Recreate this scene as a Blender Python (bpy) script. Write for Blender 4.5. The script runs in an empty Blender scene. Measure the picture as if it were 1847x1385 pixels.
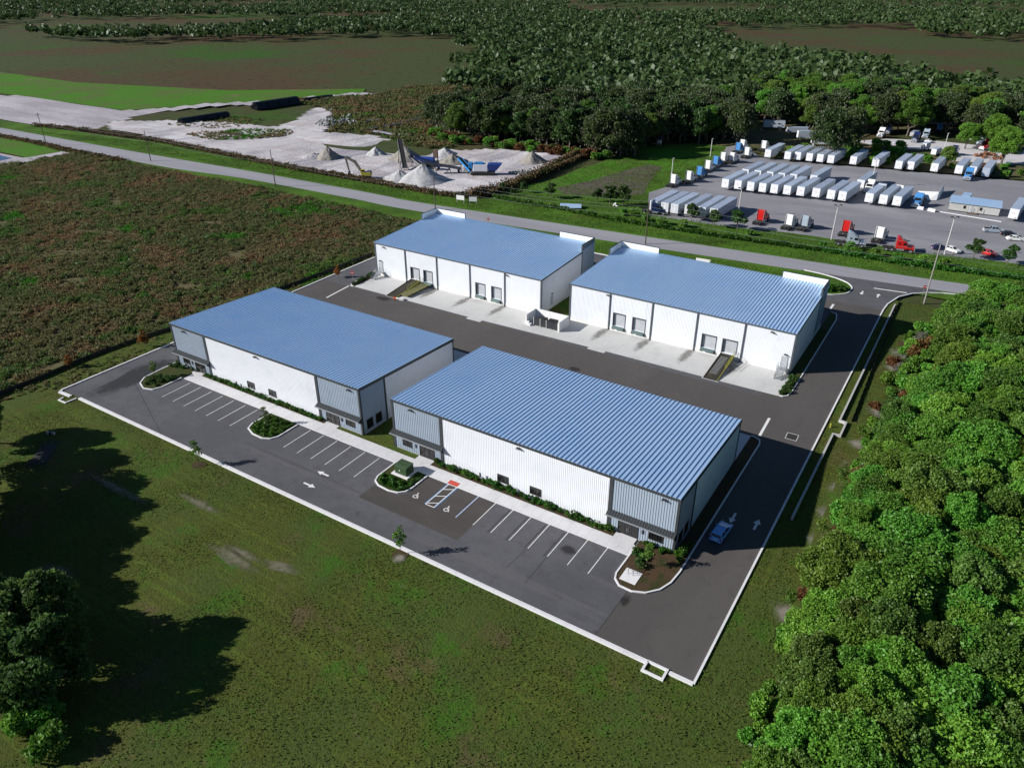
import bpy, bmesh, math, random
import numpy as np
from mathutils import Vector, Matrix
from math import radians as rad, sin, cos, pi

S = bpy.context.scene
COL = S.collection
rnd = random.Random(7)

# ------------------------------------------------------------------ camera (solved from the photograph)
F_PX, CX, CY = 1357.61, 923.5, 692.0
YAW, PITCH = 0.5645, 0.5044
CAM = np.array([71.8736, -77.5317, 69.1387])
_w = np.array([-sin(YAW)*cos(PITCH), cos(YAW)*cos(PITCH), -sin(PITCH)])
_r = np.array([cos(YAW), sin(YAW), 0.0])
_u = np.cross(_r, _w)
def G(px, py, z=0.0):
    """ground position (metres) surveyed from the photograph"""
    d = _w*F_PX + _r*(px-CX) - _u*(py-CY)
    p = CAM + (z-CAM[2])/d[2]*d
    return (float(p[0]), float(p[1]))
def crop(x0, y0, s, pts): return [G(x0+s*a, y0+s*b) for a, b in pts]

cd = bpy.data.cameras.new('camera'); co = bpy.data.objects.new('camera', cd); COL.objects.link(co)
cd.sensor_fit = 'HORIZONTAL'; cd.sensor_width = 36.0; cd.lens = F_PX/1847*36
cd.clip_start = 1; cd.clip_end = 12000
co.location = CAM; co.rotation_euler = (pi/2-PITCH, 0, YAW)
S.camera = co

# ------------------------------------------------------------------ light
EL, AZ = rad(26.5), rad(37.5)             # direction the sunlight travels towards on the ground
trav = Vector((cos(AZ)*cos(EL), sin(AZ)*cos(EL), -sin(EL)))
ld = bpy.data.lights.new('sun', 'SUN'); lo = bpy.data.objects.new('sun', ld); COL.objects.link(lo)
ld.energy = 5.0; ld.angle = rad(0.5); ld.color = (1, .965, .93)
lo.rotation_euler = trav.to_track_quat('-Z', 'Y').to_euler(); lo.location = (0, 0, 200)
wd = bpy.data.worlds.new('World'); S.world = wd; wd.use_nodes = True
nt = wd.node_tree; bg = nt.nodes['Background']
sky = nt.nodes.new('ShaderNodeTexSky'); sky.sky_type = 'NISHITA'; sky.sun_disc = False
sky.sun_elevation = EL; sky.sun_rotation = math.atan2(-trav.x, -trav.y)
sky.air_density = 1.0; sky.dust_density = .1; sky.ozone_density = 6.0
nt.links.new(sky.outputs[0], bg.inputs[0]); bg.inputs[1].default_value = .05
S.view_settings.view_transform = 'Standard'; S.view_settings.look = 'None'
S.view_settings.exposure = 0.48; S.view_settings.gamma = 1
S.render.engine = 'CYCLES'
S.cycles.use_denoising = True; S.cycles.denoising_prefilter = 'ACCURATE'; S.cycles.denoising_input_passes = 'RGB_ALBEDO_NORMAL'
S.cycles.max_bounces = 6; S.cycles.diffuse_bounces = 4; S.cycles.glossy_bounces = 3
S.cycles.transparent_max_bounces = 6; S.cycles.transmission_bounces = 2

# ------------------------------------------------------------------ materials
MATS = {}
def mat(name, base, layers=(), rough=.8, metal=0.0, bump=None, rand=0.0, spec=.35, trans=0.0, coord='pos', coat=0.0):
    """base colour with noise layers (colour, scale, lo, hi[, stretch]) mixed over it"""
    if name in MATS: return MATS[name]
    m = bpy.data.materials.new(name); m.use_nodes = True
    n, l = m.node_tree.nodes, m.node_tree.links
    b = n['Principled BSDF']
    b.inputs['Roughness'].default_value = rough; b.inputs['Metallic'].default_value = metal
    b.inputs['Specular IOR Level'].default_value = spec
    b.inputs['Coat Weight'].default_value = coat
    if coord == 'pos':
        src = n.new('ShaderNodeNewGeometry').outputs['Position']
    else:
        src = n.new('ShaderNodeTexCoord').outputs['Object']
    def noise(scale, stretch=None, detail=8.0, rgh=.68):
        t = n.new('ShaderNodeTexNoise'); t.inputs['Scale'].default_value = scale
        t.inputs['Detail'].default_value = detail; t.inputs['Roughness'].default_value = rgh
        s = src
        if stretch:
            mp = n.new('ShaderNodeMapping'); mp.inputs['Scale'].default_value = stretch[:3]
            if len(stretch) > 3: mp.inputs['Rotation'].default_value = (0, 0, stretch[3])
            l.new(src, mp.inputs[0]); s = mp.outputs[0]
        l.new(s, t.inputs['Vector']); return t.outputs['Fac']
    rgb = n.new('ShaderNodeRGB'); rgb.outputs[0].default_value = (*base, 1); cur = rgb.outputs[0]
    for ly in layers:
        c, sc, a, z = ly[:4]
        f = noise(sc, ly[4] if len(ly) > 4 else None)
        mr = n.new('ShaderNodeMapRange'); mr.inputs['From Min'].default_value = a; mr.inputs['From Max'].default_value = z
        mr.interpolation_type = 'SMOOTHSTEP'; l.new(f, mr.inputs['Value'])
        mx = n.new('ShaderNodeMix'); mx.data_type = 'RGBA'
        l.new(mr.outputs[0], mx.inputs[0]); l.new(cur, mx.inputs[6]); mx.inputs[7].default_value = (*c, 1)
        cur = mx.outputs[2]
    if rand:
        oi = n.new('ShaderNodeObjectInfo'); hs = n.new('ShaderNodeHueSaturation')
        mr = n.new('ShaderNodeMapRange'); mr.inputs['To Min'].default_value = 1-rand; mr.inputs['To Max'].default_value = 1+rand
        l.new(oi.outputs['Random'], mr.inputs['Value']); l.new(mr.outputs[0], hs.inputs['Value'])
        mr2 = n.new('ShaderNodeMapRange'); mr2.inputs['To Min'].default_value = .5-.09*rand; mr2.inputs['To Max'].default_value = .5+.06*rand
        ml = n.new('ShaderNodeMath'); ml.operation = 'FRACT'; mm = n.new('ShaderNodeMath'); mm.operation = 'MULTIPLY'; mm.inputs[1].default_value = 7.31
        l.new(oi.outputs['Random'], mm.inputs[0]); l.new(mm.outputs[0], ml.inputs[0]); l.new(ml.outputs[0], mr2.inputs['Value'])
        l.new(mr2.outputs[0], hs.inputs['Hue']); l.new(cur, hs.inputs['Color']); cur = hs.outputs[0]
    l.new(cur, b.inputs['Base Color'])
    if bump:
        bp = n.new('ShaderNodeBump'); bp.inputs['Strength'].default_value = bump[1]
        bp.inputs['Distance'].default_value = bump[2] if len(bump) > 2 else .1
        l.new(noise(bump[0], None, 4), bp.inputs['Height']); l.new(bp.outputs[0], b.inputs['Normal'])
    if trans:
        tr = n.new('ShaderNodeBsdfTranslucent'); l.new(cur, tr.inputs['Color'])
        ms = n.new('ShaderNodeMixShader'); ms.inputs[0].default_value = trans
        l.new(b.outputs[0], ms.inputs[1]); l.new(tr.outputs[0], ms.inputs[2])
        l.new(ms.outputs[0], n['Material Output'].inputs['Surface'])
    MATS[name] = m
    return m

def solid(name, c, rough=.6, metal=0.0, spec=.4, coat=0.0, var=.12, scale=2.0):
    d = tuple(x*(1-var) for x in c)
    return mat(name, c, [(d, scale, .35, .7)], rough, metal, spec=spec, coat=coat, coord='obj')

m_asphalt = mat('asphalt', (.077, .078, .085), [((.098, .098, .106), .045, .42, .60), ((.062, .060, .061), .5, .45, .8),
    ((.108, .105, .107), .25, .52, .66, (.06, 1, 1)), ((.055, .053, .056), 2.6, .54, .72), ((.050, .049, .050), .16, .60, .70), ((.108, .105, .107), 9, .5, .8)], .9, bump=(6, .25, .02))
m_newasph = mat('new_asphalt', (.058, .051, .047), [((.073, .064, .058), .5, .4, .7, (.3, 1, 1)), ((.07, .06, .052), 8, .5, .8)], .9, bump=(6, .25, .02))
m_road = mat('road_asphalt', (.285, .28, .30), [((.24, .236, .255), .08, .4, .7, (.15, 1, 1)), ((.34, .335, .35), 1.2, .5, .8)], .9)
m_lot = mat('lot_asphalt', (.20, .197, .212), [((.27, .265, .28), .06, .42, .7, (.35, 1, 1, .3)), ((.145, .142, .152), .22, .55, .75, (.25, 1, 1, -.2)),
    ((.29, .29, .305), .9, .55, .8)], .9)
m_conc = mat('concrete', (.52, .52, .50), [((.44, .44, .42), .25, .45, .75), ((.58, .58, .56), 1.4, .5, .8), ((.38, .38, .36), .12, .62, .8)], .85, bump=(5, .1, .02))
m_walk = mat('walk_concrete', (.60, .595, .60), [((.53, .525, .53), .4, .4, .7), ((.65, .645, .65), 2.5, .5, .8)], .85)
m_curb = mat('curb_concrete', (.70, .69, .69), [((.58, .57, .57), .5, .45, .75), ((.76, .75, .74), 3, .5, .8)], .85)
m_wallconc = mat('wall_concrete', (.44, .43, .42), [((.36, .35, .34), .6, .45, .75)], .85)
m_white = mat('white_paint', (.72, .72, .70), [((.55, .55, .53), 1.5, .5, .8)], .7)
m_blue_p = solid('blue_paint', (.05, .22, .5), .7)
m_red_p = solid('red_tactile', (.5, .07, .045), .8)
GR = [((.060, .088, .018), .045, .44, .58), ((.048, .115, .012), .10, .52, .64), ((.115, .085, .042), .075, .55, .68), ((.040, .052, .014), 1.3, .5, .72),
      ((.12, .10, .05), .7, .58, .76), ((.048, .125, .014), .45, .60, .72), ((.022, .030, .009), 4.2, .52, .68), ((.125, .125, .05), 7, .56, .74), ((.26, .235, .20), .55, .68, .76, (.16, 1, 1, -.12))]
m_lawn = mat('lawn_grass', (.070, .084, .015), [((.088, .118, .018), 1.0, .48, .62, (.03, 1.1, 1))]+GR, .95, bump=(3, .55, .25), spec=.1)
m_verge = mat('verge_grass', (.072, .155, .016), [((.045, .09, .012), .06, .4, .65), ((.09, .095, .03), .1, .55, .75), ((.05, .14, .012), .3, .55, .75), ((.020, .038, .008), 2.2, .5, .75)], .95, bump=(2, .5, .25), spec=.1)
m_bright = mat('bright_field', (.062, .17, .014), [((.095, .125, .035), .03, .42, .62), ((.16, .125, .075), .05, .58, .7, (.4, 1, 1)), ((.045, .16, .008), .5, .45, .75)], .95, bump=(1, .8, .3), spec=.1)
m_soil = mat('scrub_soil', (.11, .10, .048), [((.115, .088, .048), .12, .45, .65), ((.042, .06, .016), .07, .5, .7), ((.20, .18, .15), .25, .70, .76)], .95, spec=.1)
m_far = mat('far_ground', (.055, .068, .024), [((.075, .05, .025), .006, .45, .6), ((.035, .09, .01), .004, .55, .65), ((.09, .085, .06), .01, .66, .72), ((.025, .03, .01), .2, .5, .7)], .95, spec=.1)
m_sand = mat('sand', (.52, .49, .49), [((.40, .36, .36), .05, .45, .62), ((.66, .64, .65), .09, .5, .7, (.35, 1, 1, .2)), ((.30, .285, .31), .16, .56, .68, (.18, 1, 1, .12)),
    ((.30, .285, .31), .07, .50, .64, (1, .1, 1, .15)), ((.48, .40, .375), .1, .62, .75), ((.62, .60, .60), .8, .55, .75), ((.30, .285, .295), .5, .60, .72, (.2, 1, 1, -.1))], .95, bump=(.8, .8, .4), spec=.1)
m_dirt = mat('dirt_track', (.34, .315, .33), [((.46, .43, .45), .05, .4, .65, (.25, 1, 1, -.15)), ((.24, .225, .24), .15, .55, .75, (.15, 1, 1, -.15)), ((.50, .475, .49), .5, .55, .75, (.3, 1, 1))], .95, bump=(.7, .7, .4), spec=.1)
m_gravel = mat('pale_gravel', (.52, .50, .50), [((.42, .40, .39), .1, .45, .7), ((.58, .565, .565), .8, .5, .75)], .95, spec=.1)
m_brownlot = mat('bare_earth', (.105, .088, .075), [((.07, .08, .03), .12, .48, .62), ((.15, .13, .115), .3, .5, .75, (.3, 1, 1)), ((.04, .085, .015), .1, .62, .7)], .95, bump=(1, .6, .2), spec=.1)
m_mulch = mat('mulch', (.075, .048, .028), [((.035, .045, .014), .6, .45, .65), ((.14, .085, .05), 1.1, .55, .75), ((.03, .02, .012), 6, .5, .75)], .95, bump=(5, .8, .1), spec=.1)
m_islgrass = mat('island_grass', (.048, .06, .018), [((.085, .065, .03), .5, .5, .7), ((.03, .06, .01), 1.5, .5, .75), ((.02, .025, .008), 6, .5, .75)], .95, bump=(5, .8, .1), spec=.1)
m_water = mat('pond_water', (.02, .06, .12), (), .08, spec=.8)
# buildings
m_siding = mat('white_siding', (.70, .72, .75), [((.64, .66, .69), .3, .45, .75)], .55, spec=.35)
m_accent = mat('grey_siding', (.30, .355, .42), [((.265, .32, .38), .4, .45, .75)], .5, spec=.4)
m_roof = mat('galvalume_roof', (.47, .64, .84), [((.42, .61, .84), .12, .4, .7), ((.52, .68, .87), .8, .5, .8, (1, .15, 1)), ((.40, .57, .77), .35, .60, .8, (1, .2, 1))], .36, .33, spec=.5)  # bare metal; the reflected sky is put into the base colour as blue
m_trim = solid('charcoal_trim', (.045, .05, .053), .45, var=.15, scale=.5)
m_down = solid('grey_downspout', (.085, .095, .105), .45, var=.15, scale=.5)
m_white_in = mat('parapet_liner', (.74, .74, .73), [((.66, .66, .65), .4, .45, .75)], .6)
m_glass = mat('dark_glass', (.012, .013, .014), [((.03, .028, .025), .6, .5, .7)], .08, spec=.6)
m_frame = solid('dark_bronze', (.03, .027, .024), .4)
m_dockdoor = mat('dock_door_panel', (.42, .44, .46), [((.36, .38, .40), .8, .4, .7)], .5)
m_rubber = solid('black_rubber', (.018, .018, .018), .8)
m_steel = solid('galvanised_steel', (.42, .44, .46), .45, .6)
m_green_steel = solid('dock_leveler_green', (.10, .16, .15), .5, .3)
m_stem = mat('stem_wall', (.68, .68, .66), [((.60, .60, .58), .5, .45, .75)], .8)
m_lamp = solid('lamp_housing', (.05, .05, .055), .5)
m_lens = solid('lamp_lens', (.55, .55, .5), .3)
m_yellow = solid('safety_yellow', (.33, .33, .03), .5)
m_deck = mat('ramp_deck', (.030, .026, .018), [((.055, .048, .03), .9, .45, .7)], .8)
m_olive = mat('olive_canvas', (.15, .145, .055), [((.09, .09, .035), .8, .45, .7), ((.20, .18, .08), 2, .55, .75)], .9)
m_orange = solid('orange_plastic', (.65, .10, .03), .5)
m_boxgreen = solid('utility_green', (.034, .068, .026), .5)
m_black = solid('black_plastic', (.012, .012, .013), .6)
m_bark = mat('bark', (.12, .095, .075), [((.20, .175, .15), 2, .45, .7), ((.06, .045, .035), 5, .5, .75)], .95, coord='obj')
m_pole = mat('pole_wood', (.10, .075, .055), [((.16, .13, .105), 1.5, .45, .7, (1, 1, .1))], .9)
m_palepole = solid('pale_pole', (.55, .54, .52), .6)
m_greypole = solid('grey_pole', (.27, .255, .24), .8)
# foliage
def leafmat(name, c, dark, light, sc=.45, rand=.25, trans=.3):
    return mat(name, c, [(dark, sc, .45, .65), (light, sc*2.3, .55, .72), (tuple(x*.6 for x in c), 3.0, .55, .75)], .5, rand=rand, spec=.3, trans=trans)
m_leaf = leafmat('bright_leaves', (.115, .275, .030), (.085, .215, .024), (.18, .32, .055))
m_leafd = leafmat('deep_leaves', (.050, .110, .022), (.032, .072, .014), (.075, .14, .028))
m_oak = leafmat('oak_leaves', (.062, .105, .030), (.044, .075, .022), (.10, .145, .05))
m_moss = leafmat('hanging_moss', (.10, .11, .07), (.07, .08, .045), (.14, .145, .10), trans=.2)
m_dry = leafmat('dry_leaves', (.17, .085, .03), (.11, .055, .02), (.24, .14, .05))
m_cyp = leafmat('rusty_leaves', (.24, .10, .02), (.16, .06, .015), (.30, .15, .04))
m_hedge = leafmat('hedge_leaves', (.045, .14, .012), (.03, .09, .010), (.075, .19, .025), sc=.9)
m_scrub = mat('scrub_leaves', (.145, .155, .058), [((.24, .155, .078), .045, .47, .60), ((.185, .16, .08), .22, .5, .64), ((.095, .17, .036), .06, .53, .62), ((.26, .155, .075), .6, .60, .72),
    ((.06, .22, .018), .037, .57, .62), ((.11, .115, .046), 1.6, .55, .75)], .7, spec=.15, trans=.35)
m_brownscrub = mat('brown_scrub_leaves', (.13, .092, .045), [((.17, .11, .058), .3, .45, .65), ((.06, .075, .02), .12, .5, .65), ((.05, .035, .018), 1.6, .55, .75)], .7, spec=.15, trans=.2)

# ------------------------------------------------------------------ mesh builder
class MB:
    def __init__(s): s.v = []; s.f = []; s.m = []
    def add(s, vs, fs, m=0):
        o = len(s.v); s.v += [tuple(map(float, p)) for p in vs]
        for f in fs: s.f.append([o+i for i in f]); s.m.append(m)
    def box(s, x0, x1, y0, y1, z0, z1, m=0):
        s.add([(x0,y0,z0),(x1,y0,z0),(x1,y1,z0),(x0,y1,z0),(x0,y0,z1),(x1,y0,z1),(x1,y1,z1),(x0,y1,z1)],
              [(0,3,2,1),(4,5,6,7),(0,1,5,4),(1,2,6,5),(2,3,7,6),(3,0,4,7)], m)
    def obox(s, c, size, rz=0, m=0, rx=0):
        M = Matrix.Translation(c) @ Matrix.Rotation(rz, 4, 'Z') @ Matrix.Rotation(rx, 4, 'X')
        a, b, d = [k/2 for k in size]
        P = [M @ Vector(p) for p in [(-a,-b,-d),(a,-b,-d),(a,b,-d),(-a,b,-d),(-a,-b,d),(a,-b,d),(a,b,d),(-a,b,d)]]
        s.add(P, [(0,3,2,1),(4,5,6,7),(0,1,5,4),(1,2,6,5),(2,3,7,6),(3,0,4,7)], m)
    def prism(s, poly, z0, z1, m=0):
        n = len(poly)
        s.add([(p[0], p[1], z0) for p in poly]+[(p[0], p[1], z1) for p in poly],
              [list(range(n))[::-1], list(range(n, 2*n))]+[(i, (i+1) % n, n+(i+1) % n, n+i) for i in range(n)], m)
    def flat(s, poly, z, m=0): s.add([(p[0], p[1], z) for p in poly], [list(range(len(poly)))], m)
    def extx(s, prof, x0, x1, m=0):                    # (y,z) profile pulled along x
        n = len(prof)
        s.add([(x0, a, b) for a, b in prof]+[(x1, a, b) for a, b in prof],
              [list(range(n)), list(range(n, 2*n))[::-1]]+[(i, n+i, n+(i+1) % n, (i+1) % n) for i in range(n)], m)
    def quad(s, a, b, c, d, m=0): s.add([a, b, c, d], [(0, 1, 2, 3)], m)
    def cyl(s, p0, p1, r0, r1=None, n=8, m=0, caps=True):
        r1 = r0 if r1 is None else r1
        p0, p1 = Vector(p0), Vector(p1); d = (p1-p0).normalized()
        a = d.orthogonal().normalized(); b = d.cross(a)
        ring = lambda p, r: [p+(a*cos(2*pi*i/n)+b*sin(2*pi*i/n))*r for i in range(n)]
        f = [(i, (i+1) % n, n+(i+1) % n, n+i) for i in range(n)]
        if caps: f += [list(range(n))[::-1], list(range(n, 2*n))]
        s.add(ring(p0, r0)+ring(p1, r1), f, m)
    def tube(s, path, r, n=6, m=0):
        for i in range(len(path)-1):
            ra = r[i] if isinstance(r, (list, tuple)) else r; rb = r[i+1] if isinstance(r, (list, tuple)) else r
            s.cyl(path[i], path[i+1], ra, rb, n, m)
    def lathe(s, prof, n=16, c=(0, 0, 0), m=0):
        k = len(prof); V = []
        for i in range(n):
            t = 2*pi*i/n; V += [(c[0]+r*cos(t), c[1]+r*sin(t), c[2]+z) for r, z in prof]
        Fs = [(i*k+j, ((i+1) % n)*k+j, ((i+1) % n)*k+j+1, i*k+j+1) for i in range(n) for j in range(k-1)]
        s.add(V, Fs, m)
    def strip(s, path, half, z0, z1, m=0, closed=False, off=0.0):   # kerb-like ribbon along a polyline
        n = len(path); L = []; R = []
        for i in range(n):
            p = Vector(path[i][:2])
            a = Vector(path[i-1][:2]) if (i > 0 or closed) else None
            b = Vector(path[(i+1) % n][:2]) if (i < n-1 or closed) else None
            d1 = (p-a).normalized() if a is not None else (b-p).normalized()
            d2 = (b-p).normalized() if b is not None else d1
            t = (d1+d2).normalized(); nn = Vector((-t.y, t.x)); k = 1/max(.45, nn.dot(Vector((-d1.y, d1.x))))
            L.append(p+nn*(half+off)*k); R.append(p+nn*(off-half)*k)
        rng = n if closed else n-1
        for i in range(rng):
            j = (i+1) % n
            q = [R[i], R[j], L[j], L[i]]
            o = len(s.v)
            s.v += [(v.x, v.y, z0) for v in q]+[(v.x, v.y, z1) for v in q]
            fs = [(4,5,6,7), (0,1,5,4), (2,3,7,6)]
            if not closed and i == 0: fs.append((3,0,4,7))
            if not closed and i == rng-1: fs.append((1,2,6,5))
            for f in fs: s.f.append([o+x for x in f]); s.m.append(m)
    def corr(s, o, d, n, t0, t1, z0, zt, depth=.024, pitch=.305, m=0):
        """ribbed metal sheet on a wall line: o + d*t, outward normal n, top height zt(t)"""
        ts = {round(t0, 4): 0, round(t1, 4): 0}
        k = math.floor(t0/pitch)
        while k*pitch < t1:
            for fr, h in ((.0, 0), (.55, 0), (.66, 1), (.89, 1)):
                t = k*pitch+fr*pitch
                if t0 < t < t1: ts[round(t, 4)] = h
            k += 1
        T = sorted(ts); V = []; Fs = []
        for t in T:
            h = ts[t]*depth
            x, y = o[0]+d[0]*t+n[0]*h, o[1]+d[1]*t+n[1]*h
            V += [(x, y, z0), (x, y, zt(t))]
        for i in range(len(T)-1): Fs.append((2*i, 2*i+2, 2*i+3, 2*i+1))
        s.add(V, Fs, m)
    def wall(s, o, d, n, t0, t1, z0, zt, ops=(), recess=.12, m=0, mr=0, **k):
        cur = t0
        for a, b, lo_, hi in sorted(ops):
            if a > cur: s.corr(o, d, n, cur, a, z0, zt, m=m, **k)
            if lo_ > z0+.01: s.corr(o, d, n, a, b, z0, (lambda t, q=lo_: q), m=m, **k)
            s.corr(o, d, n, a, b, hi, zt, m=m, **k)
            P = lambda t, z, q: (o[0]+d[0]*t-n[0]*q, o[1]+d[1]*t-n[1]*q, z)
            e = -.05
            for (p, q) in (((a, lo_), (a, hi)), ((a, hi), (b, hi)), ((b, hi), (b, lo_)), ((b, lo_), (a, lo_))):
                s.quad(P(p[0], p[1], e), P(q[0], q[1], e), P(q[0], q[1], recess), P(p[0], p[1], recess), mr)
            cur = b
        if cur < t1: s.corr(o, d, n, cur, t1, z0, zt, m=m, **k)
    def mesh(s, name, mats, bevel=0.0, smooth=False):
        me = bpy.data.meshes.new(name); me.from_pydata(s.v, [], s.f)
        for k in (mats if isinstance(mats, (list, tuple)) else [mats]): me.materials.append(k)
        me.polygons.foreach_set('material_index', s.m)
        bm = bmesh.new(); bm.from_mesh(me)
        bmesh.ops.recalc_face_normals(bm, faces=bm.faces)
        if bevel:
            bmesh.ops.remove_doubles(bm, verts=bm.verts, dist=1e-4)
            es = [e for e in bm.edges if len(e.link_faces) == 2 and e.calc_face_angle(0) > .45]
            bmesh.ops.bevel(bm, geom=es, offset=bevel, segments=2, profile=.5, affect='EDGES', clamp_overlap=True)
        bm.to_mesh(me); bm.free()
        if smooth: me.polygons.foreach_set('use_smooth', [True]*len(me.polygons))
        return me
    def build(s, name, mats, parent=None, **k): return link(name, s.mesh(name, mats, **k), parent)

def link(name, me, parent=None):
    o = bpy.data.objects.new(name, me); COL.objects.link(o)
    if parent is not None: o.parent = parent
    return o
def tag(o, label=None, cat=None, group=None, kind=None):
    if label: o['label'] = label
    if cat: o['category'] = cat
    if group: o['group'] = group
    if kind: o['kind'] = kind
    return o
def thing(name, label, cat, loc=(0, 0, 0), rz=0.0, group=None, scale=1.0):
    o = bpy.data.objects.new(name, None); COL.objects.link(o); o.empty_display_size = .3
    o.location = loc; o.rotation_euler = (0, 0, rz); o.scale = (scale,)*3
    return tag(o, label, cat, group)
def struct(name, mb, mats, **k): return tag(mb.build(name, mats, **k), kind='structure')
def dup(root, loc, rz=0.0, label=None, group=None, scale=None, swap=None):
    r = root.copy(); COL.objects.link(r); r.location = loc; r.rotation_euler = (0, 0, rz)
    if scale is not None: r.scale = scale if isinstance(scale, (tuple, list)) else (scale,)*3
    if label: r['label'] = label
    if group: r['group'] = group
    for ch in list(root.children):
        c = ch.copy(); COL.objects.link(c); c.parent = r
        for g in list(ch.children):
            e = g.copy(); COL.objects.link(e); e.parent = c
    if swap:
        for o in [r]+list(r.children)+[g for c in r.children for g in c.children]:
            for sl in o.material_slots:
                q = sl.material.name if sl.material else ''
                if q in swap: sl.link = 'OBJECT'; sl.material = swap[q]
    return r
def npmesh(name, V, Q, mats, mi=None):
    me = bpy.data.meshes.new(name); nv, nq = len(V), len(Q)
    me.vertices.add(nv); me.vertices.foreach_set('co', V.astype(np.float32).ravel())
    me.loops.add(nq*4); me.loops.foreach_set('vertex_index', Q.astype(np.int32).ravel())
    me.polygons.add(nq); me.polygons.foreach_set('loop_start', np.arange(nq, dtype=np.int32)*4)
    if mi is not None: me.polygons.foreach_set('material_index', mi.astype(np.int32))
    for k in (mats if isinstance(mats, (list, tuple)) else [mats]): me.materials.append(k)
    me.update(calc_edges=True); return me
def leaves(rg, C, size, aspect=1.5, up=0.0, vert=False):
    """one small leaf-spray quad at each centre"""
    n = len(C)
    a = rg.normal(size=(n, 3))
    if vert: a = np.tile([0, 0, 1.0], (n, 1))+rg.normal(size=(n, 3))*.15
    b = rg.normal(size=(n, 3)); b[:, 2] *= (1-up)
    if up: a[:, 2] *= (1-up)
    a /= np.linalg.norm(a, axis=1)[:, None]+1e-9
    b -= (a*b).sum(1)[:, None]*a; b /= np.linalg.norm(b, axis=1)[:, None]+1e-9
    s = size*(.6+.8*rg.random(n))[:, None]
    a = a*s*aspect*.5; b = b*s*.5
    V = np.stack([C-a, C-.15*a+b, C+a, C-.15*a-b], 1).reshape(-1, 3)
    return V, np.arange(4*n).reshape(-1, 4)
# ------------------------------------------------------------------ the ground
def inside(p, poly):
    x, y = p; c = False; n = len(poly); j = n-1
    for i in range(n):
        xi, yi = poly[i]; xj, yj = poly[j]
        if (yi > y) != (yj > y) and x < (xj-xi)*(y-yi)/(yj-yi)+xi: c = not c
        j = i
    return c
def smooth(path, k=5):
    out = []; n = len(path)
    for i in range(n-1):
        p0 = path[max(i-1, 0)]; p1 = path[i]; p2 = path[i+1]; p3 = path[min(i+2, n-1)]
        for q in range(k):
            t = q/k
            out.append(tuple(.5*(2*p1[a]+(p2[a]-p0[a])*t+(2*p0[a]-5*p1[a]+4*p2[a]-p3[a])*t*t+(3*p1[a]-p0[a]-3*p2[a]+p3[a])*t**3) for a in (0, 1)))
    return out+[tuple(path[-1][:2])]
def sheet(name, poly, z, m):
    b = MB(); b.flat(poly, z); return struct(name, b, m)
def relief(name, poly, z, step, amp, scale, m, seed=0, fade=4.0, flat_if=None):
    """ground sheet with gentle humps, cut to an outline"""
    xs = [p[0] for p in poly]; ys = [p[1] for p in poly]
    x0, y0 = min(xs), min(ys); nx, ny = int((max(xs)-x0)/step)+1, int((max(ys)-y0)/step)+1
    g = np.random.default_rng(seed); K = [(g.normal(size=2)*scale, g.random()*6.3) for _ in range(14)]
    b = MB(); idx = {}
    for j in range(ny):
        for i in range(nx):
            cx, cy = x0+(i+.5)*step, y0+(j+.5)*step
            if not inside((cx, cy), poly): continue
            f = []
            for a, c in ((i, j), (i+1, j), (i+1, j+1), (i, j+1)):
                if (a, c) not in idx:
                    x, y = x0+a*step, y0+c*step
                    h = sum(sin(k[0]*x+k[1]*y+ph) for k, ph in K)/4*amp
                    if flat_if and flat_if(x, y): h = -abs(h)*0
                    idx[(a, c)] = len(b.v); b.v.append((x, y, z+h))
                f.append(idx[(a, c)])
            b.f.append(f); b.m.append(0)
    me = b.mesh(name, m, smooth=True)
    return tag(link(name, me), kind='structure')

b = MB(); b.quad((-7000, -1500, -.45), (5000, -1500, -.45), (5000, 9000, -.45), (-7000, 9000, -.45)); struct('ground', b, m_far)
relief('lawn', [(-75, -110), (150, -110), (150, 119), (-75, 101)], -.06, 1.5, .12, .16, m_lawn, 3, flat_if=lambda x, y: -67 < x < 64 and y > -21)
SCRUB = [(-73.5, -60), (-73.5, -8), (-71.5, 12), (-67.5, 60), (-66.8, 101), (-160, 104), (-262, 100.5), (-264, 82), (-268, 70), (-420, 40), (-420, -60)]
relief('scrub_ground', SCRUB, -.2, 4, .15, .05, m_soil, 5)
ROAD_N = [(-900, 110)]+smooth([(-520, 112)]+[G(*p) for p in [(0, 230), (270, 278), (440, 306.5), (632, 341), (700, 354), (783, 369), (1360, 455.5), (1600, 491.8)]]+[(90, 134.5)])+[(400, 172)]
ROAD_S = [(-900, 102)]+smooth([(-520, 104)]+[G(*p) for p in [(0, 241), (270, 296), (440, 321.5), (632, 357), (762, 382), (1360, 474.4), (1455, 488), (1600, 510)]]+[(90, 127.3)])+[(400, 165)]
sheet('road', ROAD_S+ROAD_N[::-1], -.012, m_road)
sheet('north_verge', [(p[0], p[1]-.5) for p in ROAD_N]+[(400, 190), (90, 145), (0, 138), (-70, 140), (-76, 130), (-140, 129), (-190, 130.5), (-250, 134), (-330, 127), (-520, 124), (-900, 122)], -.03, m_verge)
sheet('south_verge', [(-900, 96), (-520, 97), (-330, 102.5), (-266, 100), (-160, 103), (-66, 101), (-66, 104.2), (36, 104.2), (46, 107), (64, 119), (100, 119), (400, 150)]+[(p[0], p[1]+.5) for p in ROAD_S[::-1]], -.036, m_verge)
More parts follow.
